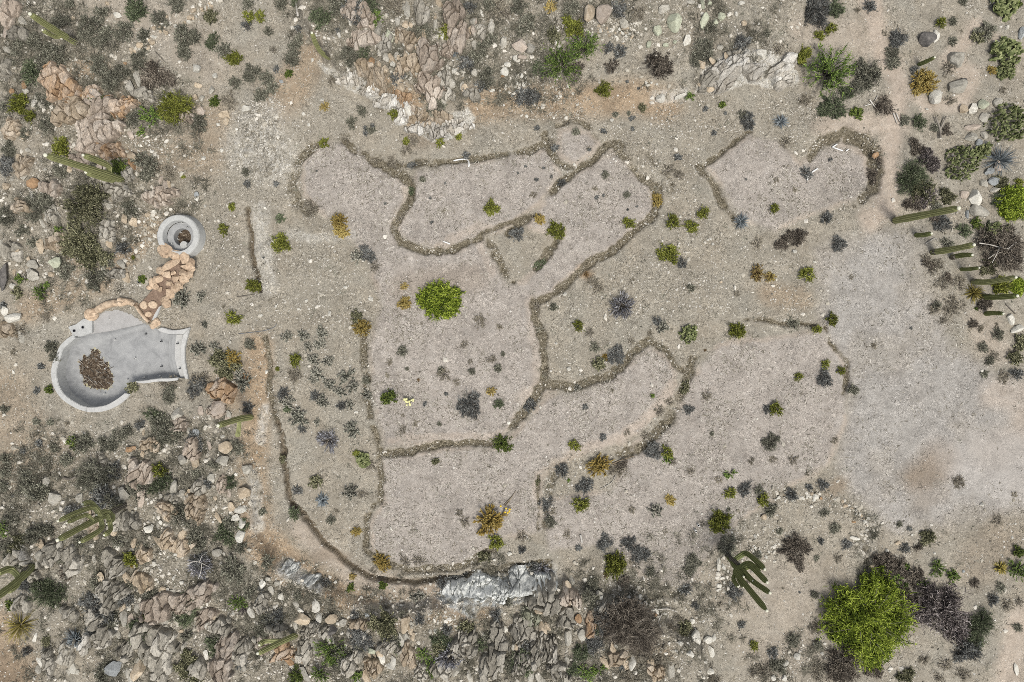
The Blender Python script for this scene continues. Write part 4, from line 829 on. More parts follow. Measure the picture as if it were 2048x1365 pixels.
PLANTS = {
(0,0): "G355130 60,G610 75 42,G745 190 66,G540 140 70,G600 235 68,G640 200 46,G420 25 34,G90 305 50,G200 245 58,G320 320 72,G250 370 64,Q190 440 78,G60 378 36,G180 490 56,W905 450 84,W1000 480 56,G862 215 44,G955 120 60,G1100 225 70,G1170 225 44,G1100 300 58,G830 358 58,G590 390 60,Q1272 250 52,G1340 300 48,G280 750 48,G145 800 40,G50 900 50,D40 1000 58,G355 1022 50,N585 610 56,G650 490 60,G720 440 58,G240 610 64,G800 720 56,G1195 735 60,N1290 612 38,G885 1020 74,G835 955 46,N715 1010 70,N520 830 44,F1010 1045 52,G1060 25 58,G1490 25 36,D1480 155 32,G1505 440 56,G220 1235 96,O515 1225 150,G780 1262 58,G1475 1035 30,D1485 1105 26,F1370 600 56,Y1402 350 56,O1262 105 48,Y110 630 74,Y185 700 40,Y368 885 66,Y1490 105 40,Q820 45 78,Q800 90 48,Y1392 1242 24,Y1100 1062 13,B905 700 84,Y1050 640 112,B850 790 40,F460 300 30,G1410 500 40,G30 1300 60,G500 210 50,G120 250 40,F930 1000 40,G20 640 30,G560 1000 34,F300 500 30",
(0,1): "Q380 110 68,G150 30 40,Q240 20 32,G215 345 56,G232 275 42,G75 190 30,D255 175 26,G262 235 32,N195 440 26,D120 415 22,G60 470 46,G95 530 46,G28 575 48,G560 335 56,Q640 325 66,D580 60 74,F840 30 84,B720 115 60,Q680 30 70,D1285 45 40,F1450 50 90,G1400 20 50,G1408 240 38,G1358 290 42,D850 470 46,D1255 390 58,G1375 470 64,D1350 520 44,G1080 640 58,A1190 310 38,G1010 180 56,G500 15 50,D490 190 18,F100 300 28,G635 670 34,F740 650 30,R410 640 34,D700 755 14,D658 770 16,F545 830 40,D940 1000 34,D122 1104 18,Q930 1150 30,Q145 1312 32,F340 1240 62,D1262 935 24,Y1130 190 56,Y28 100 38,Y830 690 34,Y1102 856 32,Y408 860 34,Y900 850 24,Y1410 1250 56,K495 1325 58,F945 850 40,G570 740 36,G690 780 30,D660 800 18,F990 990 40,F720 950 46,F820 975 50,D365 1028 8,D412 1000 6,D1135 1100 8,D775 1222 10,D1055 1336 11,D1045 1190 9,F1130 1268 18,F900 900 40,G1000 1080 20,F870 1310 30,Y1215 820 24,G480 60 46,G1320 340 40,F450 480 34,F1190 560 50",
(0,2): "G45 30 58,R230 40 44,G90 150 64,G350 60 54,D642 50 52,F760 80 56,D1390 262 54,G1150 310 76,G1120 340 50,W880 380 86,W940 400 50,D650 310 42,D580 290 32,D60 570 60,D120 590 50,W600 400 46,O250 205 58,N1265 632 22,D720 712 18,D1420 730 50,G1390 690 34,D1212 800 18,D1160 655 18,D995 945 24,D690 490 11,D760 530 12,D550 790 18,D722 776 14,D260 890 24,D300 1100 28,D150 770 18,G385 790 24,G560 1050 28,D510 1185 14,G690 1170 26,A1380 1330 62,G1190 170 38,G1530 200 26,F1410 160 30,K870 1200 56,Y380 170 66,Y330 130 40,Y550 540 56,O780 650 30,B1062 578 36,K170 1318 40,Y965 1340 48,Y1075 1362 46,Y700 1340 40,Y1145 1282 42,B300 380 150,B430 280 110,Q160 400 60,W390 410 44,F940 1020 40,F1000 1050 36,F500 1130 20,F240 850 26,G620 690 18,D1280 680 12,F1240 440 36,G1110 380 30,Q1210 370 18,F460 890 16,D150 1080 12,D82 1000 10,D190 1010 10,D235 1060 11,D35 1040 8,D140 1076 9,D465 900 12,F130 1170 24,D505 1190 12,D550 1175 10,D695 1260 9,D750 1240 8,D1405 1078 8,G700 680 14,F330 740 40",
(0,3): "D270 60 110,Q410 50 60,Y380 170 40,Y310 215 36,D610 38 40,F535 65 20,D785 225 56,D770 260 36,G750 330 54,G745 380 44,G590 440 92,G560 510 60,G1310 190 66,O1260 220 46,F1160 190 15,G1170 12 30,F1090 410 48,F1100 600 40,N535 680 44,A80 730 56,W700 640 60,D880 420 28,W1080 780 40,W905 890 58,V965 950 72,V1000 1010 40,D350 1310 38,F165 1140 20,F520 1240 15,G820 725 38,D1040 1335 60,F590 1140 30,F1410 540 24,Y200 330 70,B370 430 175,Q410 640 80,Q340 660 50,Q470 560 50,P1420 30 84,D1370 20 40,P1430 310 92,P1430 425 60,P1440 735 128,P1175 975 118,K940 485 96,K900 540 40,A1400 960 124,T1470 1230 110,T1520 1180 70,Q870 1060 104,O940 1150 90,V960 1180 80,W870 1220 60,Q1400 1190 60,Q910 735 46,F105 860 44,D230 1040 40,F50 1080 20,D375 960 14,Y35 1255 32,Y1510 1100 30,G1000 770 30,Y1040 140 36,G1110 130 30,W640 1060 50,W655 970 36,F60 290 40,N1500 30 30,F225 600 50,K1345 425 34,G1010 1250 40,O1080 1180 60,W1000 1300 40,N1250 1340 40,O1400 1100 60,P1290 905 50,F700 200 20,G1110 250 30",
(1,0): "O460 70 140,O560 180 95,D740 130 46,G560 315 66,G620 280 40,G200 90 40,G130 20 40,F110 620 48,F270 540 36,F80 750 24,D245 835 22,G310 720 44,D222 980 22,G215 1165 24,D235 1295 24,G325 1320 30,D140 1342 20,C1090 425 62,C1212 415 38,C1190 730 50,C1285 712 32,C1225 582 24,G1500 700 36,F1200 930 80,D1180 960 60,F1150 1000 50,K1400 790 70,O1355 830 104,O1300 800 50,C1460 930 58,C1440 880 40,O795 960 42,F980 935 40,F1040 920 40,G1010 1000 56,G960 1180 76,G1010 1240 70,Q930 1130 60,G940 1290 56,G640 1310 58,G490 1300 74,N440 1290 44,G700 1270 56,G1060 1245 48,G765 1220 40,D840 1190 34,D1170 1290 56,G1420 1330 56,D1490 1080 38,N855 312 24,F1130 1170 26,Y1395 545 50,Y800 180 13,B340 20 34,Y1340 15 38,Y1510 350 40,B245 395 56,B280 350 26,B120 310 40,O100 395 40,N295 972 30,G330 780 40,G30 1090 28,F100 1220 26,F190 1250 20,F400 1180 20,F700 20 40,F1340 480 14,G380 250 60,G640 200 50,D20 470 22,G300 1170 22",
(1,1): "Y150 95 66,K515 28 54,Y15 360 42,Y240 795 44,N800 1022 54,T1110 440 138,N1480 1290 72,Y130 850 14,Y605 1355 22,O605 540 44,K635 605 66,K890 455 46,R890 355 28,C610 180 44,C185 655 38,C285 645 42,C390 640 46,C380 702 38,C310 715 32,C345 800 42,C430 800 40,C365 880 46,C345 912 30,C540 890 54,C580 955 42,C505 990 38,C440 950 46,F230 885 56,C185 1050 46,D165 1000 38,C400 1050 46,D355 1010 32,C560 1065 34,D515 1070 30,C255 1140 62,D275 1212 26,C370 1170 26,C575 1215 54,C670 1005 42,Q190 1090 24,L430 1280 74,D1275 1065 80,G880 745 34,F800 808 22,F790 888 18,D670 160 50,F1340 560 46,R1415 985 36,Q1455 1060 34,F1285 805 18,G1295 865 26,F1130 880 44,G1110 862 22,F1415 790 32,G1450 845 24,F960 1180 22,D1140 1000 13,D1015 1060 15,F710 235 36,G660 920 30,F880 1220 30,G1100 1180 14,D45 182 8,F1200 930 26,F880 1130 14,F640 780 24,G1480 760 14,F1250 700 26,G905 850 12,R975 915 14,F1460 600 22",
(1,2): "Y940 160 72,Y262 16 66,Y398 590 38,P1060 640 58,Y1345 620 62,O520 820 46,Y375 1310 38,B845 1012 16,Y930 1352 40,R1470 275 58,R445 285 24,L665 475 86,D630 770 56,G500 720 32,D870 560 30,C900 600 44,D1020 215 32,F500 345 54,C395 962 32,Q170 225 38,D30 40 46,O1040 965 42,D1060 1095 34,D1528 1092 28,D855 1340 56,D545 1260 22,D110 1070 44,F470 630 30,D440 1080 18,F720 685 28,G1075 365 24,R1160 738 12,F1470 100 40,F1170 1010 36,F690 1230 26,F150 480 36,D590 790 30,K560 780 26,F600 980 16,G1100 20 12,G1200 1240 14,F880 1100 40,F800 1250 36,F200 880 20,F940 1050 34,G250 480 24,F720 320 20,F830 640 24,F1350 400 20",
(1,3): "Y240 280 52,Y380 555 40,Y295 612 32,Y345 825 32,Y435 862 28,Y185 900 30,Y50 1085 46,T1510 360 56,Y1400 355 70,O1510 690 52,R15 302 42,F1480 750 40,D335 905 54,G510 975 38,D420 100 50,W170 60 60,W90 90 50,G145 570 48,G20 1290 56,F400 1280 24,W1230 580 32,F1275 605 24,W1410 130 150,F950 190 36,D860 605 10,W1080 300 30,S1240 395 70,F1050 560 28,G1290 720 34,Q1180 20 46,Q1330 20 50,F1000 500 40,F640 710 22,F500 300 16,B1250 490 14,F1370 585 16,F1000 230 60,F1050 330 50,W960 220 36,F1150 330 50,G1080 100 40,O1330 240 60,F1120 470 70,G1010 470 30,W1300 450 50,G1380 640 40,O1480 780 50,D1490 880 40,G1330 800 30,F1420 900 50,G1300 880 24,G20 1100 24,F1360 770 40,O1430 10 40,P1360 20 50",
(2,0): "G400 30 46,G260 35 26,G30 110 38,G160 125 48,G20 190 38,D82 246 13,G200 220 86,G570 140 118,D620 250 80,G670 280 60,G830 210 76,Q960 190 74,D430 340 46,G60 580 66,G60 400 60,G230 470 78,O100 540 66,Q280 850 110,G240 800 60,D150 790 50,W390 710 46,G1075 360 86,G1180 500 76,Q1340 480 76,D1190 640 60,L1200 670 80,G1400 700 84,Q1130 930 100,G1040 960 56,D590 940 86,G660 990 60,D740 860 56,Q830 1070 84,A450 1110 74,D520 880 54,G580 765 48,G860 600 64,G900 830 56,G710 520 48,Q1280 1160 64,G1330 1105 54,O1130 1240 74,G620 1300 64,O280 1118 36,D165 1180 28,D1445 1250 54,G1385 410 48,G1290 60 36,D1250 170 34,Q1370 180 56,G1120 1085 36,V1460 930 46,D550 1050 46,G680 1010 46,N880 980 34,Y960 95 52,Y790 620 48,K790 660 24,B20 450 56,B1420 890 64,N70 900 38,O1120 1300 74,O1180 1340 50,G1010 1190 40,G480 520 40,G370 620 40,G100 660 40,S110 1030 112,W160 1180 30,G1500 830 40,Q1460 420 40,G30 30 40,G1450 560 40,F270 30 20,G760 780 40,D680 100 60,G1180 120 40",
(2,1): "C565 225 48,A395 275 50,D250 212 30,C970 850 42,O360 160 46,G450 390 32,G60 640 46,D412 765 40,N570 800 30,N770 765 26,P640 30 46,Q230 350 42,O160 22 34,Y1440 525 50,K600 460 36,K760 640 66,R580 728 28,K1395 400 112,D1120 770 40,D1190 745 44,D1240 720 34,O1370 615 44,D980 990 34,D1145 1050 36,G80 1030 96,D590 960 28,O760 1020 92,O800 1060 60,D630 1110 70,G600 1200 60,L1160 1220 84,Q1110 1120 70,O1090 1160 50,G1500 880 38,O1260 1035 50,G1370 1110 58,G1500 1260 62,N240 1330 66,G520 1240 84,D100 980 60,B450 1180 115,B1010 1200 56,B1050 1280 64,B390 1320 60,B610 1330 46,F1100 690 40,F970 640 40,F1250 400 36,F1220 350 24,O1080 40 24,F890 640 36,F700 700 26,G1420 1080 36,D1440 960 40,F640 240 36,F690 60 36,Q850 1160 40,F770 940 40,G880 960 30,D30 800 26,G250 850 30,G40 340 24,G840 1110 40,F480 340 20,Q1340 1140 40",
(2,2): "Y405 300 54,B1310 112 40,Y1305 228 40,Y1505 270 44,Y1252 398 84,Y612 660 88,W665 760 44,Y1450 1145 32,O150 155 28,B935 25 40,B340 155 14,B520 1282 46,B440 1310 62,Q380 1290 50,K525 70 84,K950 275 40,O1040 1020 44,F930 1225 50,D300 95 44,D445 185 48,D400 200 26,D215 290 50,C860 335 44,D560 525 52,D700 530 46,D775 595 56,G1300 550 66,D130 670 40,L180 690 54,G1480 215 32,D1400 205 44,D1335 820 54,G480 800 58,G470 870 56,W695 1035 175,D540 1000 80,G230 400 42,G1090 650 52,G1060 690 40,D1040 805 44,G830 705 36,D1100 905 26,D1380 1020 26,A660 1280 28,G100 960 48,Q60 1250 78,D500 1140 60,Q420 1190 60,F820 1215 84,F1500 1310 70,F1190 1330 70,F700 1340 70,D60 570 26,D400 560 22,F720 330 24,F920 460 18,F960 40 30,F1070 100 26,F900 1150 40,O1030 1070 40,F960 1050 50,F1000 990 40,F330 480 30,F640 100 60,W660 60 34,F1240 150 24,F1440 40 26,G1300 330 14,F60 490 40,Q500 1040 40,F250 340 24,G1470 600 30,F720 640 20,R560 720 20,D80 1150 40,F1250 900 20,F1420 760 16",
(2,3): "T615 1010 300,V1060 950 195,Q1290 1030 96,D1190 1180 84,Q1250 1110 70,B1020 680 62,B1110 730 54,B770 740 52,B930 780 46,B830 665 24,B800 790 44,W700 650 80,W760 700 84,W880 730 70,W850 860 70,W900 960 50,W450 1265 120,B1510 690 80,S1400 680 50,N1500 580 40,W170 560 84,W180 640 54,G150 1110 46,D30 1190 36,W1240 770 32,D1350 870 38,F1440 900 46,G1395 800 34,G400 440 36,D330 180 36,D245 195 22,G340 350 28,F1030 1340 36,F940 1230 36,F1070 1260 46,F1180 1320 46,F1150 165 50,F150 30 34,W900 550 30,D470 540 34,D320 520 22,D820 560 34,O960 500 60,G640 480 28,D140 240 40,G20 330 44,F30 30 30,F1380 400 40,F1480 240 20,F850 440 16,G790 415 18,D850 445 16,F300 1040 56,G300 1140 36,F240 110 20,F420 620 30,G290 620 18,G280 840 30,G70 460 20,O830 1330 60,W640 1290 60,B450 1355 14,F300 1300 60,G60 1270 50,G1500 1040 30,F1260 1100 30,F90 800 10,D190 825 8,F1510 880 30",  # D listed between the two Q shrubs is added, standing in for shadow
}
k = 0
import re as _re
for (r, c), txt in PLANTS.items():
    for item in txt.split(','):
        mm = _re.match(r"([A-Z])(\d+) ?(\d+) (\d+)$", item)
        if item.startswith("G355130"): kd, u, v, R = 'G', 355, 130, 60
        else: kd, u, v, R = mm.group(1), int(mm.group(2)), int(mm.group(3)), int(mm.group(4))
        if R == 0: continue
        k += 1
        px, py = tile(r, c, u, v); R = R * S / 3
        p = place(px, py, R * .25)
        o = plant(kd, R, k * 7 + int(u))
        o.location = (p[0], p[1], p[2] - .01)
        o.rotation_euler = (0, 0, RNG.random() * 6.283 if kd != 'T' else k)
        an = RNG.uniform(.86, 1.14) if kd != 'T' else 1.0; o.scale = (o.scale[0] * an, o.scale[1] / an, o.scale[2] * RNG.uniform(.8, 1.15))
        size = "large " if R > .62 else ("" if R > .33 else ("small " if R > .17 else "tiny "))
        nm, words, cat = KIND[kd]
        PEND.append((o, size + words, px, py, cat, words + "s of the desert ground"))

SCR = leaf_mat("low_scrub_twigs", (.050, .047, .036), (.140, .132, .100), (.34, .32, .255))
# dead grass tufts and twig litter: past counting
def tuft_mass(name, N, weight, mat, seed, L0=.05, L1=.16, w=.010, blades=7):
    r = np.random.default_rng(seed); x = r.uniform(-25, 25, N * 8); y = r.uniform(-19, 16, N * 8)
    ok = np.where(r.random(len(x)) < weight(x, y) * (gsample(hole.astype(float), x, y) < .5))[0][:N]; x, y = x[ok], y[ok]; n = len(x) * blades
    i = np.repeat(np.arange(len(x)), blades); th = r.random(n) * 6.283; el = r.uniform(.1, 1.2, n) if blades > 2 else r.uniform(0, .15, n); L = r.uniform(L0, L1, n)
    sp = r.uniform(0, .07, n); B = np.stack([x[i] + np.cos(th) * sp, y[i] + np.sin(th) * sp, 0 * th], -1); B[:, 2] = gz(B[:, 0], B[:, 1])
    D = np.stack([np.cos(el) * np.cos(th), np.cos(el) * np.sin(th), np.sin(el) * .6], -1) * L[:, None]
    V, F = ribbons(B, B + D * .5 + np.array([0, 0, .01]), B + D, w * r.uniform(.6, 1.4, n), r, .4)
    tagged(obj(name, mesh_from(name, V, F, mat, var=np.repeat(np.clip(r.random(len(x))[i] * .6 + r.random(n) * .5, 0, 1), 6))), kind="stuff")
grass_w = np.clip(.55 * litter + .05 * hill + .16 * rocky + .02, 0, 1) * (1 - .97 * grey) * (1 - .9 * sand) * (.3 + 1.3 * fbm(GX * .9 + 50, GY * .9, 3) ** 1.4)
tuft_mass("dry_grass", 14000, G(grass_w), leaf_mat("dry_grass_blades", (.06, .053, .036), (.17, .15, .105), (.36, .325, .235)), 5)
scr_w = np.clip(.85 * rocky + .20 * hill, 0, 1) * (1 - smooth_zone) * sstep(.38, .60, fbm(GX * .7 + 33, GY * .7 + 8, 4))
tuft_mass("low_scrub", 5200, G(scr_w), SCR, 8, .10, .34, .014, 30)
st_w = (.08 + .92 * sstep(.44, .62, fbm(GX * .9 + 77, GY * .9, 4))) * np.clip(.55 + .45 * mauve_h + .3 * gravel - .75 * sand - .6 * pale, .03, 1) * (1 - .6 * rocky) * (1 - .45 * grey)
tuft_mass("straw_litter", 25000, G(st_w), leaf_mat("straw", (.045, .040, .030), (.20, .182, .145), (.54, .515, .455)), 9, .06, .19, .021, 2)
tuft_mass("dark_weeds", 5000, G(np.clip(.30 * rocky + .10 * hill + .05 + .12 * litter, 0, 1) * (1 - .96 * smooth_zone) * fbm(GX * .8 + 90, GY * .8, 3) ** 1.5), LM['G'], 6, .05, .19, .013, 11)

# ------------------------------------------------------------------ saguaros
def sag_mat():
    m, nt, b = new_mat("saguaro_skin", .7, .25)
    a = nt.nodes.new("ShaderNodeAttribute"); a.attribute_name = "var"
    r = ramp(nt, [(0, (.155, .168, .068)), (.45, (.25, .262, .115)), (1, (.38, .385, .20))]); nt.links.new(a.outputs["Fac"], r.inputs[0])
    geo = nt.nodes.new("ShaderNodeNewGeometry"); n = noise(nt, 9, 4, .6, .3, geo.outputs["Position"]); n2 = noise(nt, 1.1, 3, .6, .3, geo.outputs["Position"])
    rr = ramp(nt, [(.3, .75), (.7, 1.2)]); nt.links.new(n.outputs[0], rr.inputs[0])
    c = mix(nt, 1.0, r.outputs[0], rr.outputs[0], 'MULTIPLY')
    nt.links.new(c, b.inputs["Base Color"]); return m
SAG = sag_mat()
CROWN, nt_, b_ = new_mat("saguaro_crown", .8, .2); b_.inputs["Base Color"].default_value = (.62, .62, .50, 1)
BARK = leaf_mat("saguaro_bark", (.06, .055, .045), (.13, .118, .095), (.25, .23, .19))
def spline(P, n):
    P = np.array(P, float)
    if len(P) == 2: return P[0] + (P[1] - P[0]) * np.linspace(0, 1, n)[:, None]
    Q = np.vstack([2 * P[0] - P[1], P, 2 * P[-1] - P[-2]]); out = []
    per = max(3, n // (len(P) - 1))
    for i in range(len(P) - 1):
        p0, p1, p2, p3 = Q[i:i + 4]
        for t in np.linspace(0, 1, per, endpoint=(i == len(P) - 2)):
            out.append(.5 * ((2 * p1) + (p2 - p0) * t + (2 * p0 - 5 * p1 + 4 * p2 - p3) * t * t + (3 * p1 - p0 - 3 * p2 + p3) * t ** 3))
    return np.array(out)
def ribbed(path, r0, r1, ribs=11, dome=True):
    C = spline(path, 26); n = len(C); T = np.gradient(C, axis=0); T = unit(T); s = np.linspace(0, 1, n)
    rad = (r0 + (r1 - r0) * s) * (1 + .05 * np.sin(s * 9 + r0 * 300) + .03 * np.sin(s * 23 + r0 * 90)) * np.where(s < .06, .86 + s * 2.3, 1)
    if dome: rad = rad * np.sqrt(np.clip(1 - ((s - .93).clip(0) / .072) ** 2, .06, 1))
    ref = np.array([1., 0, 0]); A = []
    for t in T:
        a = ref - t * (ref @ t); a /= np.linalg.norm(a); A.append(a); ref = a
    A = np.array(A); B = np.cross(T, A); m = ribs * 2; th = np.arange(m) / m * 6.2832; rr = np.where(np.arange(m) % 2 == 0, 1.0, .80)
    V = C[:, None] + (A[:, None] * np.cos(th)[None, :, None] + B[:, None] * np.sin(th)[None, :, None]) * (rad[:, None] * rr[None])[..., None]
    I = np.arange(n * m).reshape(n, m)
    F = np.stack([I[:-1], np.roll(I[:-1], -1, 1), np.roll(I[1:], -1, 1), I[1:]], -1).reshape(-1, 4)
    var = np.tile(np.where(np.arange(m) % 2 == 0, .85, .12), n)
    return V.reshape(-1, 3), [F, I[-1][None]], var, C[-1], rad
def zfrom(base, tip):       # height of a tip standing straight above its base
    rb = np.hypot(base[0] - NX, base[1] - NY); t = np.array([tip[0] - NX, tip[1] - NY]); u = np.array([base[0] - NX, base[1] - NY]) / rb
    return max(.15, H * (1 - rb / max(t @ u, rb * 1.003)))
def saguaro(label, base, tip, r, arms=(), dark=False, bark=.22, group="saguaro cacti"):
    r = r * .68
    p = place(*base); z = zfrom(base, tip); top = at(tip[0], tip[1], z + p[2]) - p
    root = empty("saguaro", p); tagged(root, label, "cactus", group)
    axis_ = lambda t: top * t
    bend = np.array([RNG.normal(), RNG.normal(), 0]) * .035 * z ** .5
    V, F, var, c, rad = ribbed([(0, 0, -.05), tuple(axis_(.33) + bend), tuple(axis_(.66) + bend * .8), tuple(top)], r * .95, r * .78)
    low = V[:, 2] < bark * z
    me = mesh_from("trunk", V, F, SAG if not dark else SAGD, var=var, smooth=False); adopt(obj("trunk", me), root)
    if bark > .01 and z > 1.2:
        Vb, Fb, vb, _, _ = ribbed([(0, 0, -.05), tuple(axis_(bark * .5)), tuple(axis_(bark))], r * .87, r * .9, dome=False)
        adopt(obj("bark", mesh_from("bark", Vb, Fb, BARK, var=np.clip(vb + RNG.normal(0, .25, len(vb)), 0, 1))), root)
    crown(root, top, r * .46)
    for a in arms:
        joint, atip = a[0], a[1]; ar = r * (a[2] if len(a) > 2 else .72)
        zj = min(zfrom(base, joint), z * .8); zt = max(zfrom(base, atip), zj + .25) if len(a) < 4 else a[3]
        J = axis_(zj / z); E = at(atip[0], atip[1], zt + p[2]) - p
        K = np.array([J[0] + (E[0] - J[0]) * .85, J[1] + (E[1] - J[1]) * .85, zj + .04 + .18 * min(1, (zt - zj))])
        Mid = (J + K) / 2 + np.array([0, 0, -.05])
        K2 = np.array([E[0] * .97 + J[0] * .03, E[1] * .97 + J[1] * .03, K[2] + (E[2] - K[2]) * .4])
        Va, Fa, va, _, _ = ribbed([J, Mid, K, K2, E], ar * .8, ar, 9)
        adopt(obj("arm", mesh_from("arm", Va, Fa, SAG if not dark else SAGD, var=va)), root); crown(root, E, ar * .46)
    return root
def crown(root, P, r):
    V, F = ICO2; V = V * np.array([r, r, r * .7]) + np.asarray(P)
    adopt(obj("crown_tip", mesh_from("crown_tip", V, F, CROWN, smooth=True)), root)
SAGD = SAG.copy(); SAGD.name = "dark_saguaro_skin"
for n in SAGD.node_tree.nodes:
    if n.type == 'VALTORGB' and n.color_ramp.elements[0].color[1] < .2 and n.color_ramp.elements[0].color[0] < .3:
        for e, cc in zip(n.color_ramp.elements, [(.080, .098, .034), (.140, .163, .058), (.25, .27, .115)]): e.color = (*cc, 1)
T = tile
saguaro("tall green saguaro with two stubby arms by the top corner beside grey shrubs", T(0,0,455,255), T(0,0,180,85), .24, [(T(0,0,370,215), T(0,0,255,182), .6), (T(0,0,400,230), T(0,0,335,185), .6)])
saguaro("pale green saguaro with two raised arms above the olive thicket and the spa", T(0,0,740,1085), T(0,0,272,932), .25, [(T(0,0,655,1045), T(0,0,498,932), .8), (T(0,0,690,1075), T(0,0,515,1035), .8)])
saguaro("lone slim armless saguaro at the upper end of the white cut bank", T(0,1,435,345), T(0,1,335,198), .17)
saguaro("low saguaro with one drooping arm between the pool and the house pad", T(1,0,1508,1140), T(1,0,1308,1190), .22, [(T(1,0,1440,1170), T(1,0,1428,1252), .75, 1.3)], bark=0)
saguaro("many-armed saguaro sprawling over the lower rocky slope, seven curved arms", T(2,0,745,305), T(2,0,345,512), .22,
        [(T(2,0,600,350), T(2,0,495,298), .7), (T(2,0,600,365), T(2,0,348,398), .72), (T(2,0,560,400), T(2,0,400,408), .6), (T(2,0,650,345), T(2,0,578,362), .75), (T(2,0,620,420), T(2,0,478,525), .72), (T(2,0,660,400), T(2,0,624,482), .7), (T(2,0,690,380), T(2,0,640,415), .6)])
saguaro("green saguaro cut by the left-hand border with stacked arms", T(2,0,192,668), T(2,0,-60,880), .26, [(T(2,0,120,725), T(2,0,65,788), .7), (T(2,0,100,740), T(2,0,45,822), .7), (T(2,0,110,735), T(2,0,-20,715), .8)])
saguaro("short bent saguaro with two drooping arms over ochre rubble", T(2,1,240,1085), T(2,1,10,1192), .20, [(T(2,1,120,1095), T(2,1,20,1142), .8, 1.4)])
zz = lambda u, v: (1400 + u / 8.53, 1080 + v / 8.53)
saguaro("many-armed dark saguaro leaning over the gravel near the lower clearing", zz(470, 270), zz(1195, 908), .19,
        [(zz(640, 520), zz(1142, 1212), .95), (zz(540, 380), zz(745, 632), .9), (zz(600, 330), zz(1105, 505), .95), (zz(700, 450), zz(1020, 550), .8), (zz(740, 500), zz(1147, 730), .95), (zz(660, 560), zz(902, 700), .7), (zz(600, 560), zz(650, 800), .7), (zz(560, 520), zz(682, 686), .7), (zz(640, 600), zz(740, 808), .55)], dark=True, bark=.3)
saguaro("longest pale saguaro lying out beside the twiggy bush at the path end", T(0,3,760,1325), T(0,3,1145,1250), .25, bark=.2)
saguaro("short dark saguaro with a blue-white tip beside the orange-brown cactus", T(0,3,905,388), T(0,3,1000,345), .15, dark=True)
saguaro("pale green saguaro standing uphill of the big dead twig heap", T(1,3,985,150), T(1,3,1237,105), .22, bark=.12)
saguaro("dark saguaro tucked just under the pale one by the dead twig heap", T(1,3,1100,182), T(1,3,1226,166), .18, dark=True)
saguaro("small dark saguaro between two paler ones below the dead twig heap", T(1,3,1160,252), T(1,3,1268,243), .14, dark=True)
saguaro("pale slim saguaro pointing at the lime tree on the border", T(1,3,1228,326), T(1,3,1488,300), .19, bark=.12)
saguaro("thick dark saguaro over the yellow strap-leaved clump", T(1,3,1290,415), T(1,3,1497,411), .20, dark=True)
saguaro("lowest dark saguaro of the right-hand stand, on bare sand", T(1,3,1305,519), T(1,3,1412,518), .16, dark=True)
saguaro("small dark saguaro beside the broken sticks under the longest pale saguaro", T(1,3,890,46), T(1,3,982,37), .17, dark=True)

# ------------------------------------------------------------------ concrete pool
def concrete(name, a, b2, c3, sc=2.2, bs=.25):
    m, nt, b = new_mat(name, .85, .2)
    geo = nt.nodes.new("ShaderNodeNewGeometry"); n = noise(nt, sc, 6, .68, .6, geo.outputs["Position"]); n2 = noise(nt, 26, 4, .65, .3, geo.outputs["Position"])
    r = ramp(nt, [(.3, a), (.5, b2), (.72, c3)]); nt.links.new(n.outputs[0], r.inputs[0])
    rr = ramp(nt, [(.3, .86), (.7, 1.1)]); nt.links.new(n2.outputs[0], rr.inputs[0])
    nt.links.new(mix(nt, 1.0, r.outputs[0], rr.outputs[0], 'MULTIPLY'), b.inputs["Base Color"]); bump(nt, b, n2.outputs[0], bs, .02)
    return m
CON = concrete("pool_shell_concrete", (.225, .23, .232), (.31, .316, .316), (.385, .39, .385))
RIM = concrete("coping_concrete", (.36, .365, .355), (.44, .445, .43), (.50, .505, .49), 4)
SHELF = concrete("shelf_concrete", (.30, .295, .285), (.365, .36, .35), (.41, .405, .395), 3)
def prism(name, pts, z0, z1, mat, parent, bev=.012):
    bm = bmesh.new(); lo = [bm.verts.new((x, y, z0)) for x, y in pts]; hi = [bm.verts.new((x, y, z1)) for x, y in pts]
    n = len(pts); bm.faces.new(hi); bm.faces.new(lo[::-1])
    for i in range(n): bm.faces.new((lo[i], lo[(i + 1) % n], hi[(i + 1) % n], hi[i]))
    bmesh.ops.recalc_face_normals(bm, faces=bm.faces)
    if bev: bmesh.ops.bevel(bm, geom=[e for e in bm.edges if all(v.co.z > z1 - 1e-4 for v in e.verts)], offset=bev, segments=2, affect='EDGES')
    me = bpy.data.meshes.new(name); bm.to_mesh(me); bm.free(); me.materials.append(mat)
    return adopt(obj(name, me), parent)
def smooth_pts(P, n): return spline([(x, y, 0) for x, y in P], n)[:, :2]
pool = empty("swimming_pool", tuple(at(235, 735, 0))); po = np.array(pool.location[:2])
tagged(pool, "empty kidney-shaped concrete swimming pool with curved rim and brown debris", "pool")
W2 = lambda uv, z: at(*zp(*uv), z)[:2] - po
ZR = .14
OUT1 = [(430, 185), (340, 245), (250, 335), (205, 440), (160, 540), (138, 660), (148, 780), (190, 900), (270, 1010), (380, 1092), (500, 1152), (590, 1176)]
IN1 = [(452, 235), (390, 290), (300, 375), (270, 455), (232, 560), (215, 660), (222, 770), (262, 885), (335, 975), (440, 1050), (530, 1098), (590, 1112)]
OUT2 = [(590, 1178), (640, 1186), (760, 1182), (880, 1152), (1000, 1092), (1090, 1022), (1148, 955)]
IN2 = [(590, 1118), (650, 1122), (760, 1112), (860, 1086), (960, 1030), (1030, 980), (1080, 940)]
OUT3 = [(1225, 800), (1330, 815), (1440, 800), (1540, 790), (1650, 790), (1760, 775)]
IN3 = [(1228, 785), (1330, 780), (1440, 762), (1540, 752), (1650, 748), (1760, 742)]
OUT4 = [(1500, 122), (1560, 100), (1680, 130), (1800, 125), (1915, 98)]
IN4 = [(1522, 142), (1580, 165), (1660, 184), (1760, 186), (1832, 184)]
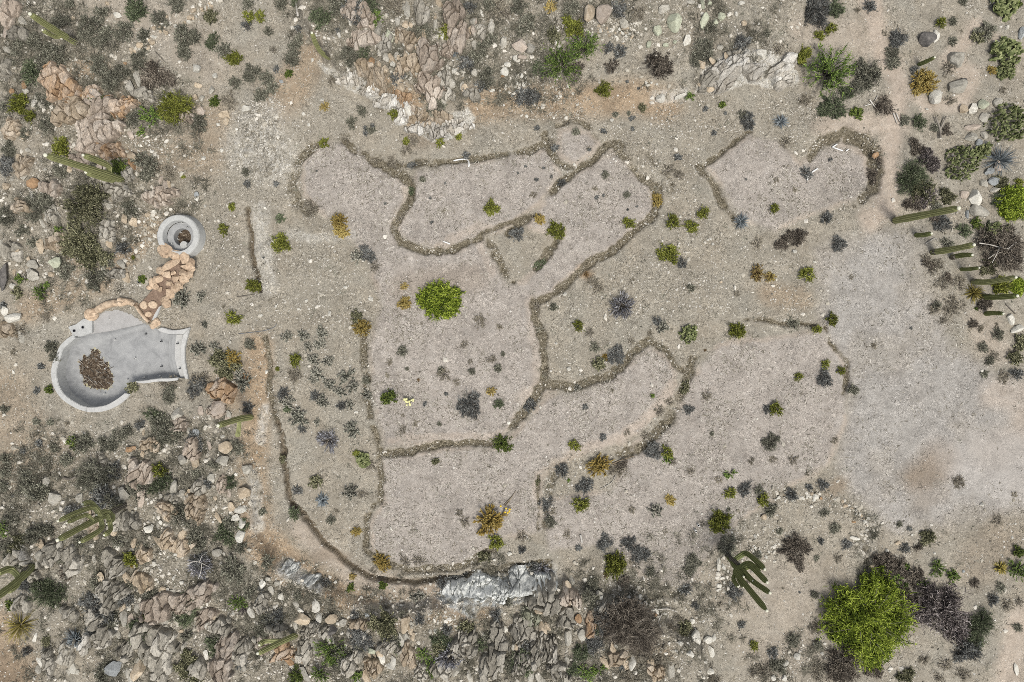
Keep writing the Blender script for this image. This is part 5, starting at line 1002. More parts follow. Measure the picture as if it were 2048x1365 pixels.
OUT5 = [(1916, 100), (1884, 220), (1858, 330), (1850, 440), (1858, 560), (1896, 760)]
IN5 = [(1834, 186), (1812, 280), (1799, 400), (1799, 480), (1812, 580), (1852, 750)]
RIM2 = concrete("pale_coping_concrete", (.40, .40, .39), (.47, .47, .455), (.52, .52, .50), 4)  # paler tone sets coping and top step off from lower steps by colour
for i, (o_, i_) in enumerate(((OUT1, IN1), (OUT2, IN2), (OUT3, IN3), (OUT4, IN4), (OUT5, IN5))):
    O = np.array([W2(q, ZR) for q in o_]); I_ = np.array([W2(q, ZR) for q in i_])
    O, I_ = smooth_pts(O, 40), smooth_pts(I_, 40)
    prism("coping", list(map(tuple, O)) + list(map(tuple, I_[::-1])), -.55, ZR - (0, .015, 0, .004, 0)[i], (RIM, RIM2, RIM2, RIM2, RIM2)[i], pool, .02)
# bowl: floor with a coved wall
INNER = IN1 + IN2[1:] + [(1140, 860), (1225, 775)] + IN3[1:] + IN5[::-1] + IN4[::-1][1:] + [(1440, 80), (1330, 20), (1200, 62), (1000, 120), (840, 148), (700, 165), (560, 190)]
IP = np.array([W2(q, 0) for q in INNER])
x0, y0 = IP.min(0) - .3; x1, y1 = IP.max(0) + .3
X, Y = np.meshgrid(np.arange(x0, x1, .03), np.arange(y0, y1, .03)); d = sdf(X, Y, [tuple(q) for q in IP])
tx = sstep(W2((420, 600), 0)[0], W2((1250, 600), 0)[0], X)
D = .76 * (1 - tx) + .46 * tx; wv = .50 * (1 - tx) + .16 * tx
q = np.clip((d) / wv, 0, 1); Z = -D * np.sqrt(np.clip(1 - (1 - q) ** 2, 0, 1)) ** 1.1
Z = np.where(d < 0, -.02 + d * .1, Z) - .05
Z -= .10 * (1 - sstep(.2, 1.1, np.hypot(X - W2((650, 660), -.9)[0], Y - W2((650, 660), -.9)[1])))
V = np.stack([X, Y, Z], -1).reshape(-1, 3); Ii = np.arange(X.size).reshape(X.shape)
qd = np.stack([Ii[:-1, :-1], Ii[:-1, 1:], Ii[1:, 1:], Ii[1:, :-1]], -1).reshape(-1, 4)
ok = (d.ravel()[qd] > -.16).all(1)
adopt(obj("pool_shell", mesh_from("pool_shell", V, qd[ok], CON, smooth=True)), pool)
# tanning shelf and steps
t10 = lambda u, v: (u / 3.0, 455 + v / 3.0)
Wp = lambda p, z: at(p[0], p[1], z)[:2] - po
SH = [(545, 640), (640, 626), (720, 610), (800, 592), (872, 574), (840, 530), (812, 470), (760, 466), (680, 478), (610, 510), (556, 560)]
prism("tanning_shelf", [tuple(Wp(t10(*q_), -.03)) for q_ in SH], -.75, -.03, SHELF, pool)
for (ua, ub), z in (((1735, 1812), -.16), ((1692, 1740), -.28), ((1655, 1697), -.39)):
    s_ = [(ua + 12, 190), (ua - 8, 320), (ua - 12, 430), (ua + 4, 560), (ua + 62, 745)]; e_ = [(ub + 18, 186), (ub + 2, 320), (ub - 4, 430), (ub + 10, 560), (ub + 62, 745)]
    prism("step", list(map(tuple, smooth_pts([W2(a, z) for a in s_], 20))) + list(map(tuple, smooth_pts([W2(a, z) for a in e_], 20)[::-1])), -.7, z, RIM2 if z > -.2 else CON, pool)  # darker concrete on the lower steps paints in the shading between them
prism("skimmer_pad", [tuple(Wp(t10(*a), .10)) for a in ((408, 598), (455, 582), (500, 548), (552, 556), (552, 632), (500, 650), (440, 655))], -.3, .10, RIM, pool)
BLK, _, bb = new_mat("painted_bore_shade", .9, .05); bb.inputs["Base Color"].default_value = (.006, .006, .008, 1)  # near-black disc painted in for the unlit inside of the pipes
PVC, _, bb = new_mat("white_pvc", .45, .4); bb.inputs["Base Color"].default_value = (.74, .74, .71, 1)
GPVC, _, bb = new_mat("grey_pvc", .55, .3); bb.inputs["Base Color"].default_value = (.16, .165, .17, 1)
def disc_tube(name, c, r, h, mat, parent, bore=True):
    bm = bmesh.new(); n = 18; rings = []
    for rr, z in ((r, 0), (r, h), (r * .78, h), (r * .78, h - min(.05, h * .6))):
        rings.append([bm.verts.new((c[0] + rr * math.cos(t * 6.2832 / n), c[1] + rr * math.sin(t * 6.2832 / n), c[2] + z)) for t in range(n)])
    for a, b_2 in zip(rings[:-1], rings[1:]):
        for i in range(n): bm.faces.new((a[i], a[(i + 1) % n], b_2[(i + 1) % n], b_2[i]))
    f = bm.faces.new(rings[-1]); me = bpy.data.meshes.new(name); f.material_index = 1; bm.to_mesh(me); bm.free(); me.materials.append(mat); me.materials.append(BLK)
    return adopt(obj(name, me), parent)
for q_ in ((445, 621), (497, 600)):
    c = Wp(t10(*q_), .11); disc_tube("skimmer_pipe", (c[0], c[1], .095), .065, .03, GPVC, pool)
def shell_z(x, y):
    i = int(np.clip((y - y0) / .03, 0, X.shape[0] - 1)); j = int(np.clip((x - x0) / .03, 0, X.shape[1] - 1)); return float(Z[i, j])
for (u, v) in ((645, 392), (960, 257), (1355, 182), (1552, 278), (1757, 306), (1217, 492), (1557, 596), (1782, 626), (1335, 735), (1527, 722), (1122, 767), (832, 950), (532, 720), (708, 797), (612, 607), (842, 627), (592, 197), (370, 352)):
    z = -.5
    for _ in range(5):
        c = W2((u, v), z + .08); z = shell_z(*c) if u < 1690 else -.10
    hh_ = RNG.uniform(.10, .17)
    disc_tube("plumbing_stub", (c[0], c[1], z - .01), .030, hh_, PVC if u < 1300 or v > 700 else GPVC, pool)
for (u, v) in ((772, 524), (655, 550)):
    c = Wp(t10(u, v), 0.); disc_tube("plumbing_stub", (c[0], c[1], -.04), .028, .10, PVC, pool)
# mud and leaf debris on the floor
DEB = [(740, 368), (790, 395), (815, 430), (820, 472), (862, 512), (905, 535), (925, 585), (945, 625), (985, 680), (990, 740), (1000, 790), (975, 850), (940, 835), (925, 875), (870, 880), (800, 892), (700, 880), (630, 850), (600, 800), (565, 765), (575, 715), (540, 655), (545, 560), (565, 475), (640, 452), (700, 420), (715, 385)]
DP = [tuple(at(*zp(*q_), -1.0)[:2] - po) for q_ in DEB]
dx0, dy0 = np.min(DP, 0) - .1; dx1, dy1 = np.max(DP, 0) + .1
XD, YD = np.meshgrid(np.arange(dx0, dx1, .022), np.arange(dy0, dy1, .022)); dd = sdf(XD + (fbm(XD * 6, YD * 6, 4) - .5) * .34, YD + (fbm(XD * 6 + 9, YD * 6, 4) - .5) * .34, DP)
base_z = np.array([[shell_z(a, b_2) for a, b_2 in zip(ra, rb)] for ra, rb in zip(XD, YD)])
ZD = base_z + np.clip(dd, -.02, .16) * .45 + .006 + (fbm(XD * 9, YD * 9, 4) - .5) * .15 * sstep(0, .1, dd)
Ii = np.arange(XD.size).reshape(XD.shape); qd = np.stack([Ii[:-1, :-1], Ii[:-1, 1:], Ii[1:, 1:], Ii[1:, :-1]], -1).reshape(-1, 4)
MUD, nt, b = new_mat("brown_mud_litter", .8, .3); geo = nt.nodes.new("ShaderNodeNewGeometry"); n1 = noise(nt, 9, 6, .7, 1.2, geo.outputs["Position"])
rr = ramp(nt, [(.34, (.020, .014, .009)), (.47, (.062, .043, .027)), (.56, (.13, .098, .068)), (.66, (.33, .29, .225))]); nt.links.new(n1.outputs[0], rr.inputs[0]); nt.links.new(rr.outputs[0], b.inputs["Base Color"]); bump(nt, b, n1.outputs[0], .8, .05)
Vd = np.stack([XD, YD, ZD], -1).reshape(-1, 3)
deb = obj("debris_pile", mesh_from("debris_pile", Vd, qd[(dd.ravel()[qd] > -.012).all(1)], MUD, smooth=True), loc=pool.location)
tagged(deb, "brown mud and leaf litter heaped on the floor of the empty pool", "debris")
r = np.random.default_rng(77); ns = 90; ii = r.integers(0, len(Vd), ns * 3); ii = ii[(dd.ravel()[ii] > .02)][:ns]; P = Vd[ii] + np.array([0, 0, .03]); P = P[np.argsort(-P[:, 0] + r.normal(0, .25, len(P)))][:len(P)]; P[:, 0] += .16 * r.random(len(P))
th = r.normal(-.3, .8, len(P)); L = r.uniform(.08, .42, len(P)); Dv = np.stack([np.cos(th), np.sin(th), r.normal(0, .12, len(P))], -1) * L[:, None]
Vs, Fs = ribbons(P - Dv / 2, P, P + Dv / 2, r.uniform(.016, .045, len(P)), r, .3)
so = adopt(obj("sticks", mesh_from("sticks", Vs, Fs, WOOD, var=np.repeat(r.random(len(P)), 6))), deb)
# yellowish scum line round the debris
SCUM, _, bb = new_mat("scum_stain", .8, .1); bb.inputs["Base Color"].default_value = (.42, .39, .26, 1)
Zs = base_z + .004
adopt(obj("scum_ring", mesh_from("scum_ring", np.stack([XD, YD, Zs], -1).reshape(-1, 3), qd[((dd.ravel()[qd] > -.042) & (dd.ravel()[qd] < .02)).all(1)], SCUM, smooth=True)), deb)

# ------------------------------------------------------------------ round spa
spa = empty("spa", (sp[0], sp[1], 0)); tagged(spa, "round raised grey concrete spa with bench and sunken well", "spa")
def lathe(name, prof, mat, parent, n=64, off=(0, 0), a0=0, a1=6.2832, closed=True):
    th = np.linspace(a0, a1, n, endpoint=not closed); V = np.array([[(p_[0] * math.cos(t) + off[0], p_[0] * math.sin(t) + off[1], p_[1]) for t in th] for p_ in prof])
    m = len(prof); I_ = np.arange(m * n).reshape(m, n)
    if closed: q_ = np.stack([I_[:-1], np.roll(I_[:-1], -1, 1), np.roll(I_[1:], -1, 1), I_[1:]], -1).reshape(-1, 4)
    else: q_ = np.stack([I_[:-1, :-1], I_[:-1, 1:], I_[1:, 1:], I_[1:, :-1]], -1).reshape(-1, 4)
    return adopt(obj(name, mesh_from(name, V.reshape(-1, 3), q_, mat)), parent)
lathe("rim", [(1.0, -.4), (.98, .05), (.92, .46), (.89, .51), (.86, .52), (.68, .52), (.66, .49), (.63, .20)], RIM, spa)
lathe("bench", [(.64, .20), (.39, .18), (.375, .16), (.365, -.18)], CON, spa, off=(0.03, -.02))
lathe("well_floor", [(.38, -.18), (.22, -.19), (.001, -.20)], MUD, spa, off=(0.03, -.02))
st = [(.16 * math.cos(t) + .12, .16 * math.sin(t) - .36) for t in np.linspace(0, 6.28, 20, endpoint=False)]
prism("seat", st, -.3, .24, RIM, spa)
for u, v in ((1040, 180), (1180, 148), (990, 318), (1070, 375), (1232, 195), (1228, 390)):
    c = at(*zc(u, v), .2)[:2] - sp[:2]; disc_tube("plumbing_stub", (c[0], c[1], .18), .024, .14, PVC, spa)
for u, v in ((1180, 250), (1150, 325)):
    c = at(*zc(u, v), -.3)[:2] - sp[:2]; disc_tube("plumbing_stub", (c[0], c[1], -.20), .024, .16, PVC, spa)

# ------------------------------------------------------------------ carved rock cascade
CAS = rock_mat("carved_tan_rock", [(.15, (.27, .19, .13)), (.45, (.47, .36, .255)), (.85, (.60, .49, .37))], 1.8, (1, 1, 1), .5, 8)
BED = rock_mat("streambed_mortar", [(.2, (.22, .155, .115)), (.5, (.33, .245, .185)), (.8, (.42, .325, .25))], 2.5)
cb = at(*zc(960, 900)); cas = empty("rock_cascade", (cb[0], cb[1], 0)); co = cb[:2]
tagged(cas, "tan carved-rock cascade running down from the spa to the pool", "water feature")
def cz(v): return float(np.interp(v, [430, 560, 640, 800, 950, 1040, 1200], [.52, .50, .42, .34, .24, .17, .06]))
Wc = lambda u, v, z: at(*zc(u, v), z)[:2] - co
BEDP = [(985, 560), (1110, 545), (1150, 660), (1120, 780), (1010, 900), (955, 985), (925, 1045), (850, 1190), (800, 1235), (740, 1130), (662, 1035), (720, 985), (800, 890), (860, 830), (905, 700), (940, 620)]
bp = [tuple(Wc(u, v, cz(v))) for u, v in BEDP]
a0_, b0_ = np.min(bp, 0) - .05; a1_, b1_ = np.max(bp, 0) + .05
XC, YC = np.meshgrid(np.arange(a0_, a1_, .025), np.arange(b0_, b1_, .025)); dc = sdf(XC, YC, bp)
vv = (NY - (YC + co[1]) / S - 420) * 5.46; ZC = np.interp(vv, [430, 560, 640, 800, 950, 1040, 1200], [.46, .40, .30, .24, .16, .10, .03]) + (fbm(XC * 5, YC * 5, 3) - .5) * .07
Ii = np.arange(XC.size).reshape(XC.shape); qd = np.stack([Ii[:-1, :-1], Ii[:-1, 1:], Ii[1:, 1:], Ii[1:, :-1]], -1).reshape(-1, 4)
ZC = np.where(dc < .03, ZC - .25, ZC)
adopt(obj("streambed", mesh_from("streambed", np.stack([XC, YC, ZC], -1).reshape(-1, 3), qd[(dc.ravel()[qd] > -.02).all(1)], BED, smooth=True)), cas)
ROCKC = [(960, 462, 74, 86, 10), (1072, 482, 62, 46, -10), (1168, 530, 52, 66, 10), (1240, 575, 54, 44, 20), (1205, 625, 70, 34, 12), (1020, 600, 128, 36, -26), (918, 672, 44, 44, 0), (985, 705, 46, 38, 10), (1053, 688, 30, 28, 0), (1086, 745, 38, 36, 0), (1010, 800, 32, 28, 0), (880, 752, 52, 52, 20), (828, 800, 38, 50, 0), (852, 828, 44, 36, 30), (905, 872, 34, 26, -30), (1168, 688, 52, 40, 10), (1235, 690, 50, 44, -10), (1250, 640, 40, 30, 0), (1162, 758, 56, 34, 10), (1210, 735, 40, 30, 20), (1120, 818, 44, 36, 30), (1150, 800, 30, 34, 0), (1062, 868, 36, 58, -15), (1100, 850, 30, 40, -15), (1002, 905, 38, 56, -15), (965, 975, 46, 44, 0), (982, 1025, 52, 44, 10), (855, 1245, 54, 58, 0), (790, 845, 26, 30, 0), (1040, 930, 30, 34, 0)]
for i, (u, v, ru, rv, rot) in enumerate(ROCKC):
    z = cz(v); V, F = rock_shape(900 + i, ICO3, 12, .48, .06, (1, 1, .8)); s = S / 5.46
    c = Wc(u, v, z + .1); hgt = max(.12, min(ru, rv) * s * .85)
    me = mesh_from("rock", V * np.array([ru * s * 1.2, rv * s * 1.2, hgt]), F, CAS, var=np.clip(n3(V, 1.6, i) + .5, 0, 1) * .7, smooth=False)
    o = adopt(obj("rock", me, loc=(c[0], c[1], z - .05)), cas); o.rotation_euler = (0, 0, -math.radians(rot))
for i, (u, v, ru, rv) in enumerate(((740, 1040, 42, 50), (838, 1036, 50, 44), (790, 1140, 42, 34))):
    z = cz(v); s = S / 5.46; c = Wc(u, v, z + .08)
    V, F = rock_shape(970 + i, ICO3, 4, .8, .05, (1, 1, .55)); V[:, 2] = np.minimum(V[:, 2], .32)
    adopt(obj("stepping_stone", mesh_from("stepping_stone", V * np.array([ru * s, rv * s, .30]), F, CAS, var=np.full(len(V), .55), smooth=False), loc=(c[0], c[1], z - .04)), cas)
def arc_rock(name, pts, w0, w1, h, parent, off, seed):
    C = spline([(*p_, 0) for p_ in pts], 30); n = len(C); T_ = unit(np.gradient(C, axis=0)); N_ = np.stack([-T_[:, 1], T_[:, 0], 0 * T_[:, 0]], -1); s = np.linspace(0, 1, n); w = w0 + (w1 - w0) * s
    prof = [(-1, -.3), (-1.02, .45), (-.82, .86), (-.3, 1), (.3, .97), (.8, .84), (1.0, .4), (1, -.3)]
    V = np.stack([C + N_ * (w * a)[:, None] + np.array([0, 0, h * b_2]) for a, b_2 in prof], 1).reshape(-1, 3)
    nn = (fbm(V[:, 0] * 4 + seed, V[:, 1] * 4 + V[:, 2] * 3, 3) - .5); V[:, 2] += nn * .10; V[:, :2] += nn[:, None] * .05
    m = len(prof); I_ = np.arange(n * m).reshape(n, m); q_ = np.stack([I_[:-1, :-1], I_[:-1, 1:], I_[1:, 1:], I_[1:, :-1]], -1).reshape(-1, 4)
    caps = np.array([I_[0], I_[-1][::-1]])
    return adopt(obj(name, mesh_from(name, V, [q_, caps], CAS, var=np.clip(nn + .6, 0, 1), smooth=True)), parent)
lip = [tuple(Wc(u, v, .15)) for u, v in ((658, 1050), (700, 1110), (750, 1175), (805, 1232))]
arc_rock("lip", lip, .055, .065, .20, cas, co, 3)
wb = at(*zc(330, 1050)); wall = empty("carved_rock_wall", (wb[0], wb[1], 0)); tagged(wall, "low curved tan carved-rock wall round the pool shelf", "wall")
Ww = lambda u, v, z=.2: tuple(at(*zc(u, v), z)[:2] - wb[:2])
arc_rock("curved_ledge", [Ww(u, v) for u, v in ((222, 1100), (300, 1050), (380, 1022), (472, 1012))], 0.155, .15, .26, wall, None, 8)
arc_rock("tapered_block", [Ww(u, v) for u, v in ((474, 1010), (530, 1002), (590, 1008), (655, 1042))], .20, .08, .30, wall, None, 15)
for i, (u, v, ru, rv, h_) in enumerate(((160, 1142, 84, 72, .24), (195, 1110, 50, 44, .22))):
    V, F = rock_shape(990 + i, ICO3, 6, .7, .08, (1, 1, .8)); s = S / 5.46; c = Ww(u, v)
    adopt(obj("knob", mesh_from("knob", V * np.array([ru * s, rv * s, h_]), F, CAS, var=np.clip(n3(V, 1.6, i + 60) + .4, 0, 1), smooth=True), loc=(c[0], c[1], .05)), wall)
# grey footing beside the cascade
FT = [(905, 1060), (938, 1050), (900, 1150), (870, 1200), (838, 1200)]
fo_ = at(*zc(890, 1130)); f_o = empty("concrete_footing", (fo_[0], fo_[1], 0)); tagged(f_o, "narrow grey concrete footing beside the lower cascade", "footing")
prism("footing_slab", [tuple(at(*zc(u, v), .07)[:2] - fo_[:2]) for u, v in FT], -.2, .07, RIM, f_o)
pc = empty("drain_box", tuple(place(*zc(712, 765)))); tagged(pc, "dark twin pipe drain beside the upper cascade", "drain")
for u, v in ((712, 745), (706, 785)):
    c = place(*zc(u, v)) - np.array(pc.location); disc_tube("pipe_end", (c[0], c[1], -.05), .075, .12, GPVC, pc)

# ------------------------------------------------------------------ flowers, pipes, dead wood
def tubepath(pts, r, sides=8):
    C = spline(pts, 8 * (len(pts) - 1) + 2) if len(pts) > 2 else spline(pts, 4); n = len(C); T_ = unit(np.gradient(C, axis=0)); ref = np.array([0, 0, 1.])
    A = unit(np.cross(T_, ref) + 1e-5); B = np.cross(T_, A); th = np.arange(sides) / sides * 6.2832; rr_ = np.broadcast_to(np.asarray(r, float), (n,)) if np.ndim(r) == 0 else np.linspace(r[0], r[1], n)
    V = C[:, None] + (A[:, None] * np.cos(th)[None, :, None] + B[:, None] * np.sin(th)[None, :, None]) * rr_[:, None, None]
    I_ = np.arange(n * sides).reshape(n, sides); F = np.stack([I_[:-1], np.roll(I_[:-1], -1, 1), np.roll(I_[1:], -1, 1), I_[1:]], -1).reshape(-1, 4)
    return V.reshape(-1, 3), [F, np.array([I_[0][::-1], I_[-1]])]
def joined(parts):
    Vs, Q, Cp, n = [], [], [], 0
    for V, (F, cp) in parts: Vs.append(V); Q.append(F + n); Cp.append(cp + n); n += len(V)
    return np.concatenate(Vs), [np.concatenate(Q), np.concatenate(Cp)]
PALE_W = leaf_mat("bleached_wood", (.22, .20, .17), (.42, .40, .36), (.62, .60, .56))
def sticks(name, label, cat, paths, r, mat, dz=.05, group=None):
    base = place(*paths[0][0]); parts = []
    for i, pth in enumerate(paths):
        pts = [place(*q_, dz) + np.array([0, 0, dz]) - base for q_ in pth]; parts.append(tubepath(pts, r if i == 0 else (r if np.ndim(r) == 0 else (r[0] * .7, r[1]))))
    V, F = joined(parts); o = obj(name, mesh_from(name, V, F, mat, var=np.clip(n3(V, 3, 2) + .6, 0, 1), smooth=True), loc=base); tagged(o, label, cat, group); return o
sticks("pvc_pipe", "white bent PVC pipe at the top edge of the upper room", "pipe", [[T(0,1,1185,966), T(0,1,1225,958), T(0,1,1268,960), T(0,1,1278,985), T(0,1,1276,1003)]], .035, PVC)
sticks("pvc_pipe", "white PVC pipe lying in a bent V inside the round pit", "pipe", [[T(0,3,448,906), T(0,3,386,884)], [T(0,3,386,884), T(0,3,415,866)]], .032, PVC)
sticks("pvc_pipe", "short white pipe stub next to the V-shaped pipe in the round pit", "pipe", [[T(0,3,468,907), T(0,3,484,897)]], .03, PVC)
sticks("pvc_pipe", "white elbowed PVC pipe beside the pit where two rooms meet", "pipe", [[T(0,3,236,1084), T(0,3,243,1055), T(0,3,268,1032), T(0,3,298,1012)]], .036, PVC)
sticks("pvc_pipe", "small white pipe end in the litter edge of the upper middle room", "pipe", [[T(1,1,1122,84), T(1,1,1165,100)]], .03, PVC)
sticks("garden_hose", "thin dark hose curving along the gully by the pool side", "hose", [[T(1,0,1430,640), T(1,1,10,626), T(1,1,60,618), T(1,1,108,600), T(1,1,124,580)]], .016, GPVC, .03)
sticks("garden_hose", "thin pale curved hose on the ground under the golden dead cactus", "hose", [[T(2,2,530,203), T(2,2,580,178), T(2,2,605,155), T(2,2,622,122)]], .013, PALE_W, .03)
for q_, lb in ((((2,2,1098,452), (2,2,1102,458)), "short white pipe stub standing by the litter line, lower of two"), (((2,2,1114,418), (2,2,1120,428)), "short white pipe stub standing by the litter line, upper of two")):
    p0 = place(*T(*q_[0])); e = empty("pipe_stub", p0); tagged(e, lb, "pipe"); disc_tube("stub_tube", (0, 0, -.02), .05, .20, PVC, e)
sticks("dead_branch", "white forked dead branch lying beside the vivid shrub and path", "branch", [[T(0,3,610,600), T(0,3,632,630), T(0,3,655,662)], [T(0,3,640,610), T(0,3,660,570)], [T(0,3,620,625), T(0,3,575,638)]], (.035, .012), PALE_W)
sticks("dead_stick", "pale stick lying across the path below the forked branch, longer one", "stick", [[T(0,3,752,680), T(0,3,765,715), T(0,3,775,745)]], (.03, .015), PALE_W)
sticks("dead_stick", "pale stick lying across the path below the forked branch, shorter one", "stick", [[T(0,3,770,682), T(0,3,790,728)]], (.028, .015), PALE_W)
sticks("dead_sapling", "dark Y-shaped dead sapling standing in sand above the prickly pear", "sapling", [[T(0,3,1035,830), T(0,3,1030,770), T(0,3,1005,702)], [T(0,3,1032,785), T(0,3,1068,700)]], (.05, .03), WOOD, .12)
sticks("dead_branch", "white branching deadwood across the dead twig heap", "branch", [[T(1,3,1268,95), T(1,3,1330,104), T(1,3,1400,122), T(1,3,1490,136)], [T(1,3,1390,122), T(1,3,1370,165), T(1,3,1345,212)], [T(1,3,1440,128), T(1,3,1490,90)], [T(1,3,1360,160), T(1,3,1320,190)]], (.03, .012), PALE_W, .35)
sticks("dead_stick", "bent pale stick beside the small dark saguaro by the clearing", "stick", [[T(1,3,946,98), T(1,3,1000,66), T(1,3,1018,80)]], (.025, .015), PALE_W)
sticks("dead_stick", "long dark stick leaning toward the pale boulder on bare sand", "stick", [[T(1,3,1428,460), T(1,3,1455,490), T(1,3,1488,522)]], (.025, .015), WOOD)
sticks("dead_branch", "white dead branch lying over the silvery bush on the rocky slope", "branch", [[T(2,0,1120,655), T(2,0,1180,640), T(2,0,1260,675)], [T(2,0,1210,655), T(2,0,1205,700), T(2,0,1190,745)], [T(2,0,1195,645), T(2,0,1215,600)]], (.03, .012), PALE_W, .4)
sticks("dead_log", "dark rotten log beside grey shrubs on the lower slope", "log", [[T(2,0,380,138), T(2,0,420,146), T(2,0,460,130)]], (.06, .04), WOOD)
sticks("dead_stick", "thin dark stick below the long stone pile", "stick", [[T(0,0,932,312), T(0,0,992,375)]], (.018, .010), WOOD)
sticks("dead_stick", "long thin stick under the yellow-green bush by the spa", "stick", [[T(0,0,1180,735), T(0,0,1192,800), T(0,0,1196,872)]], (.025, .012), WOOD)
sticks("dead_stick", "dry pale stick trailing from the golden dead cactus", "stick", [[T(2,2,600,55), T(2,2,660,30), T(2,2,735,8)], [T(2,2,610,60), T(2,2,690,40)]], (.03, .012), leaf_mat("brown_stick", (.14, .11, .07), (.25, .20, .14), (.36, .30, .22)))
sticks("dead_stick", "dry brown stalk beside the yellow-fruited golden cactus", "stick", [[T(2,1,1500,305), T(2,1,1530,262), T(2,1,1560,215)], [T(2,1,1490,300), T(2,1,1545,240)]], (.025, .012), leaf_mat("tan_stick", (.18, .14, .09), (.30, .25, .18), (.40, .34, .26)))
sticks("dead_branch", "white twisted dead branch by the litter below the golden cactus", "branch", [[T(2,2,70,480), T(2,2,92,492), T(2,2,98,512)], [T(2,2,92,492), T(2,2,80,515)]], (.028, .012), PALE_W)
sticks("dead_branch", "pale snaking dead branch along the brown dead bush", "branch", [[T(2,2,870,930), T(2,2,930,925), T(2,2,990,942)], [T(2,2,900,955), T(2,2,880,1000), T(2,2,895,1060)]], (.03, .015), PALE_W, .1)
sticks("timber_offcut", "bleached timber offcut on the sand, near the broken rubble row", "timber", [[T(2,2,410,480), T(2,2,416,500), T(2,2,420,528)]], (.05, .04), PALE_W, .03)
sticks("timber_offcut", "weathered board lying by the top edge beside broom bushes", "timber", [[T(0,1,240,0), T(0,1,252, 98)]], (.06, .05), PALE_W, .06)
sticks("dead_stick", "thin dark stick by the gully edge below the yellow-green bush", "stick", [[T(1,0,1420,418), T(1,0,1480,410), T(1,0,1530,402)]], (.018, .012), WOOD)
# pale yellow flowers
fl = empty("flower_clump", tuple(place(*T(1,1,920,1040)))); tagged(fl, "pale yellow flower cluster on the middle house pad", "flowers")
PET, _, bb = new_mat("cream_petals", .7, .1); bb.inputs["Base Color"].default_value = (.66, .64, .34, 1)
r = np.random.default_rng(5)
for i in range(13):
    a = r.uniform(0, 6.28); ro = math.sqrt(r.random()) * .20; V, F = ICO2; V = V * np.array([.055, .055, .04]) * r.uniform(.7, 1.2); V = V * (1 + (n3(V * 40, 1, i) * .5)[:, None])
    adopt(obj("flower_head", mesh_from("flower_head", V, F, PET), loc=(ro * math.cos(a), ro * math.sin(a), .16 + .06 * r.random())), fl)
_, fo2 = bush(3, .2, .6, 20, 5, .012, .3, .5); adopt(obj("stems", mesh_from("stems", fo2[0], fo2[1], LM['Q'], var=fo2[2])), fl)
# yellow fruits on the golden cactus, a thing of their own cane
YF, _, bb = new_mat("yellow_fruit", .55, .3); bb.inputs["Base Color"].default_value = (.70, .50, .05, 1)
fr = empty("fruiting_cane", tuple(place(*T(2,1,1480,340)))); tagged(fr, "bare cane with bright yellow fruits at the golden cactus edge", "plant")
for i, (u, v) in enumerate(((1468, 308), (1500, 322), (1522, 328), (1510, 348), (1495, 345), (1520, 340))):
    c = place(*T(2,1,u,v), .25) - np.array(fr.location); V, F = ICO2; adopt(obj("fruit", mesh_from("fruit", V * np.array([.05, .045, .05]), F, YF, smooth=True), loc=(c[0], c[1], c[2] + .25)), fr)
for i, (u, v) in enumerate(((1468, 308), (1505, 325), (1515, 345))):
    c = place(*T(2,1,u,v), .25) - np.array(fr.location); V, F = tubepath([(0, 0, 0), (c[0] * .5, c[1] * .5, .18), (c[0], c[1], c[2] + .24)], .012)
    adopt(obj("cane", mesh_from("cane", V, F, PALE_W, var=np.full(len(V), .5), smooth=True)), fr)

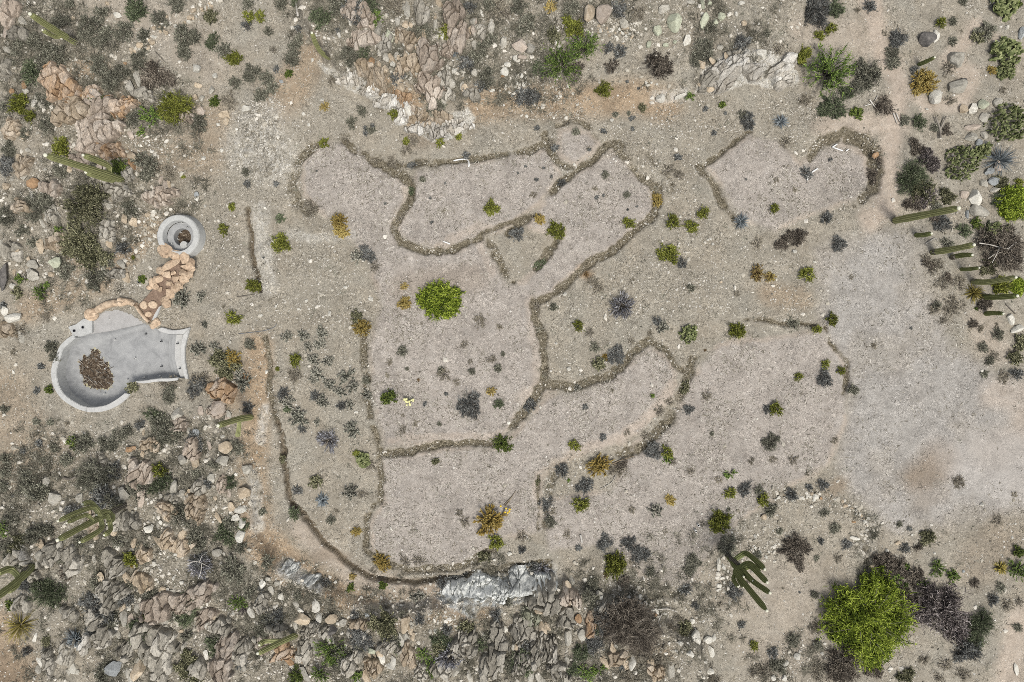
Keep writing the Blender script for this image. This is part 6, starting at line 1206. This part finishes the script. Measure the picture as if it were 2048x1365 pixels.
# ------------------------------------------------------------------ labels: each thing told by its look and by what it stands next to
LANDMARKS = [
 ("the empty pool", 240, 735), ("the round spa", 363, 473), ("the carved-rock cascade", 325, 570), ("the lime tree on the house pad", 880, 600),
 ("the pale yellow flower cluster", 820, 800), ("the yellow-fruited golden cactus", 979, 1045), ("the silvery bush on the pad", 1245, 613), ("the rust-brown twin shrub", 1520, 548),
 ("the square orange rock", 123, 172), ("the twin tall boulders", 1192, 27), ("the upper vivid green shrub", 1124, 128), ("the path-side vivid shrub", 1650, 155),
 ("the round pit", 1690, 335), ("the big dead twig heap", 2003, 495), ("the purple-grey dead bush", 1890, 1225), ("the big lime tree by the lower corner", 1745, 1245),
 ("the big brown dead bush", 1257, 1253), ("the yellow strap-leaved clump", 40, 1253), ("the seven-armed saguaro", 248, 1012), ("the many-armed dark saguaro", 1457, 1112),
 ("the two-armed pale saguaro", 247, 817 - 455), ("the corner saguaro", 152, 85), ("the slim armless saguaro", 657, 115), ("the one-armed low saguaro", 503, 835),
 ("the short bent saguaro", 592, 1272), ("the white cut bank's rounded nose", 900, 255), ("the white slab outcrop", 1470, 145), ("the long stone pile", 330, 62),
 ("the longest pale saguaro", 1790, 442), ("the blue-grey rosette", 2003, 322), ("the lower-slope blueish bank", 1000, 1180), ("the erosion gully's bend", 640, 1085),
 ("the square earth notch", 1150, 290), ("the pale bare clearing", 1960, 920), ("the brown soil stain", 1855, 950), ("the top border's midpoint", 1024, 0), ("the upper right-hand corner", 2048, 0),
 ("the upper left-hand corner", 0, 0), ("the lower left-hand corner", 0, 1365), ("the lower right-hand corner", 2048, 1365), ("the bottom border's midpoint", 1024, 1365), ("the bent white pipe", 925, 322),
 ("the split white branch by the path", 1745, 205), ("the golden dead cactus", 1197, 930), ("the curved cholla bed", 650, 745), ("the scree above the dead bush", 1265, 1208),
 ("the whitish gravel patch", 520, 285), ("the rubble row by the clearing", 1640, 1000), ("the stand of leaning saguaros", 1980, 580), ("the V-shaped pipe", 1670, 297),
 ("the double pipe stubs", 1395, 1052), ("the upper room's broom bush", 982, 417), ("the ocotillo by the gravel patch", 578, 262), ("the dense round shrub", 779, 796),
 ("the left-hand border saguaro", 62, 1133), ("the left-hand border's midpoint", 0, 682), ("the right-hand border's midpoint", 2048, 700),
]
ORD = ["next to", "second from", "third from", "fourth from", "fifth from", "sixth from", "seventh from", "eighth from", "ninth from", "tenth from", "eleventh from", "twelfth from"]
bykind = {}
for e in PEND: bykind.setdefault(e[1], []).append(e)
used = set()
for words_, lst in bykind.items():
    A = np.array([(e[2], e[3]) for e in lst]); Lm = np.array([(a, b2) for _, a, b2 in LANDMARKS]); Dm = np.hypot(A[:, None, 0] - Lm[None, :, 0], A[:, None, 1] - Lm[None, :, 1])
    rank = np.argsort(np.argsort(Dm, axis=0), axis=0)
    for i, e in enumerate(lst):
        o, w_, px, py, cat, grp = e; best = None
        for j in np.lexsort((Dm[i], rank[i])):
            rk = rank[i, j]
            if rk >= len(ORD) or Dm[i, j] < 8: continue
            lab = f"{w_}, {ORD[rk]} {LANDMARKS[j][0]}"
            if Dm[i, j] > 130 and rk == 0: lab = f"{w_}, the one toward {LANDMARKS[j][0]}"
            if lab not in used: best = lab; break
        if best is None: best = f"{w_} on open ground between rocks and shrubs"
        used.add(best); tagged(o, best, cat, grp)
print("things labelled", len(PEND), "objects", len(bpy.data.objects), "verts", sum(len(m.vertices) for m in bpy.data.meshes))
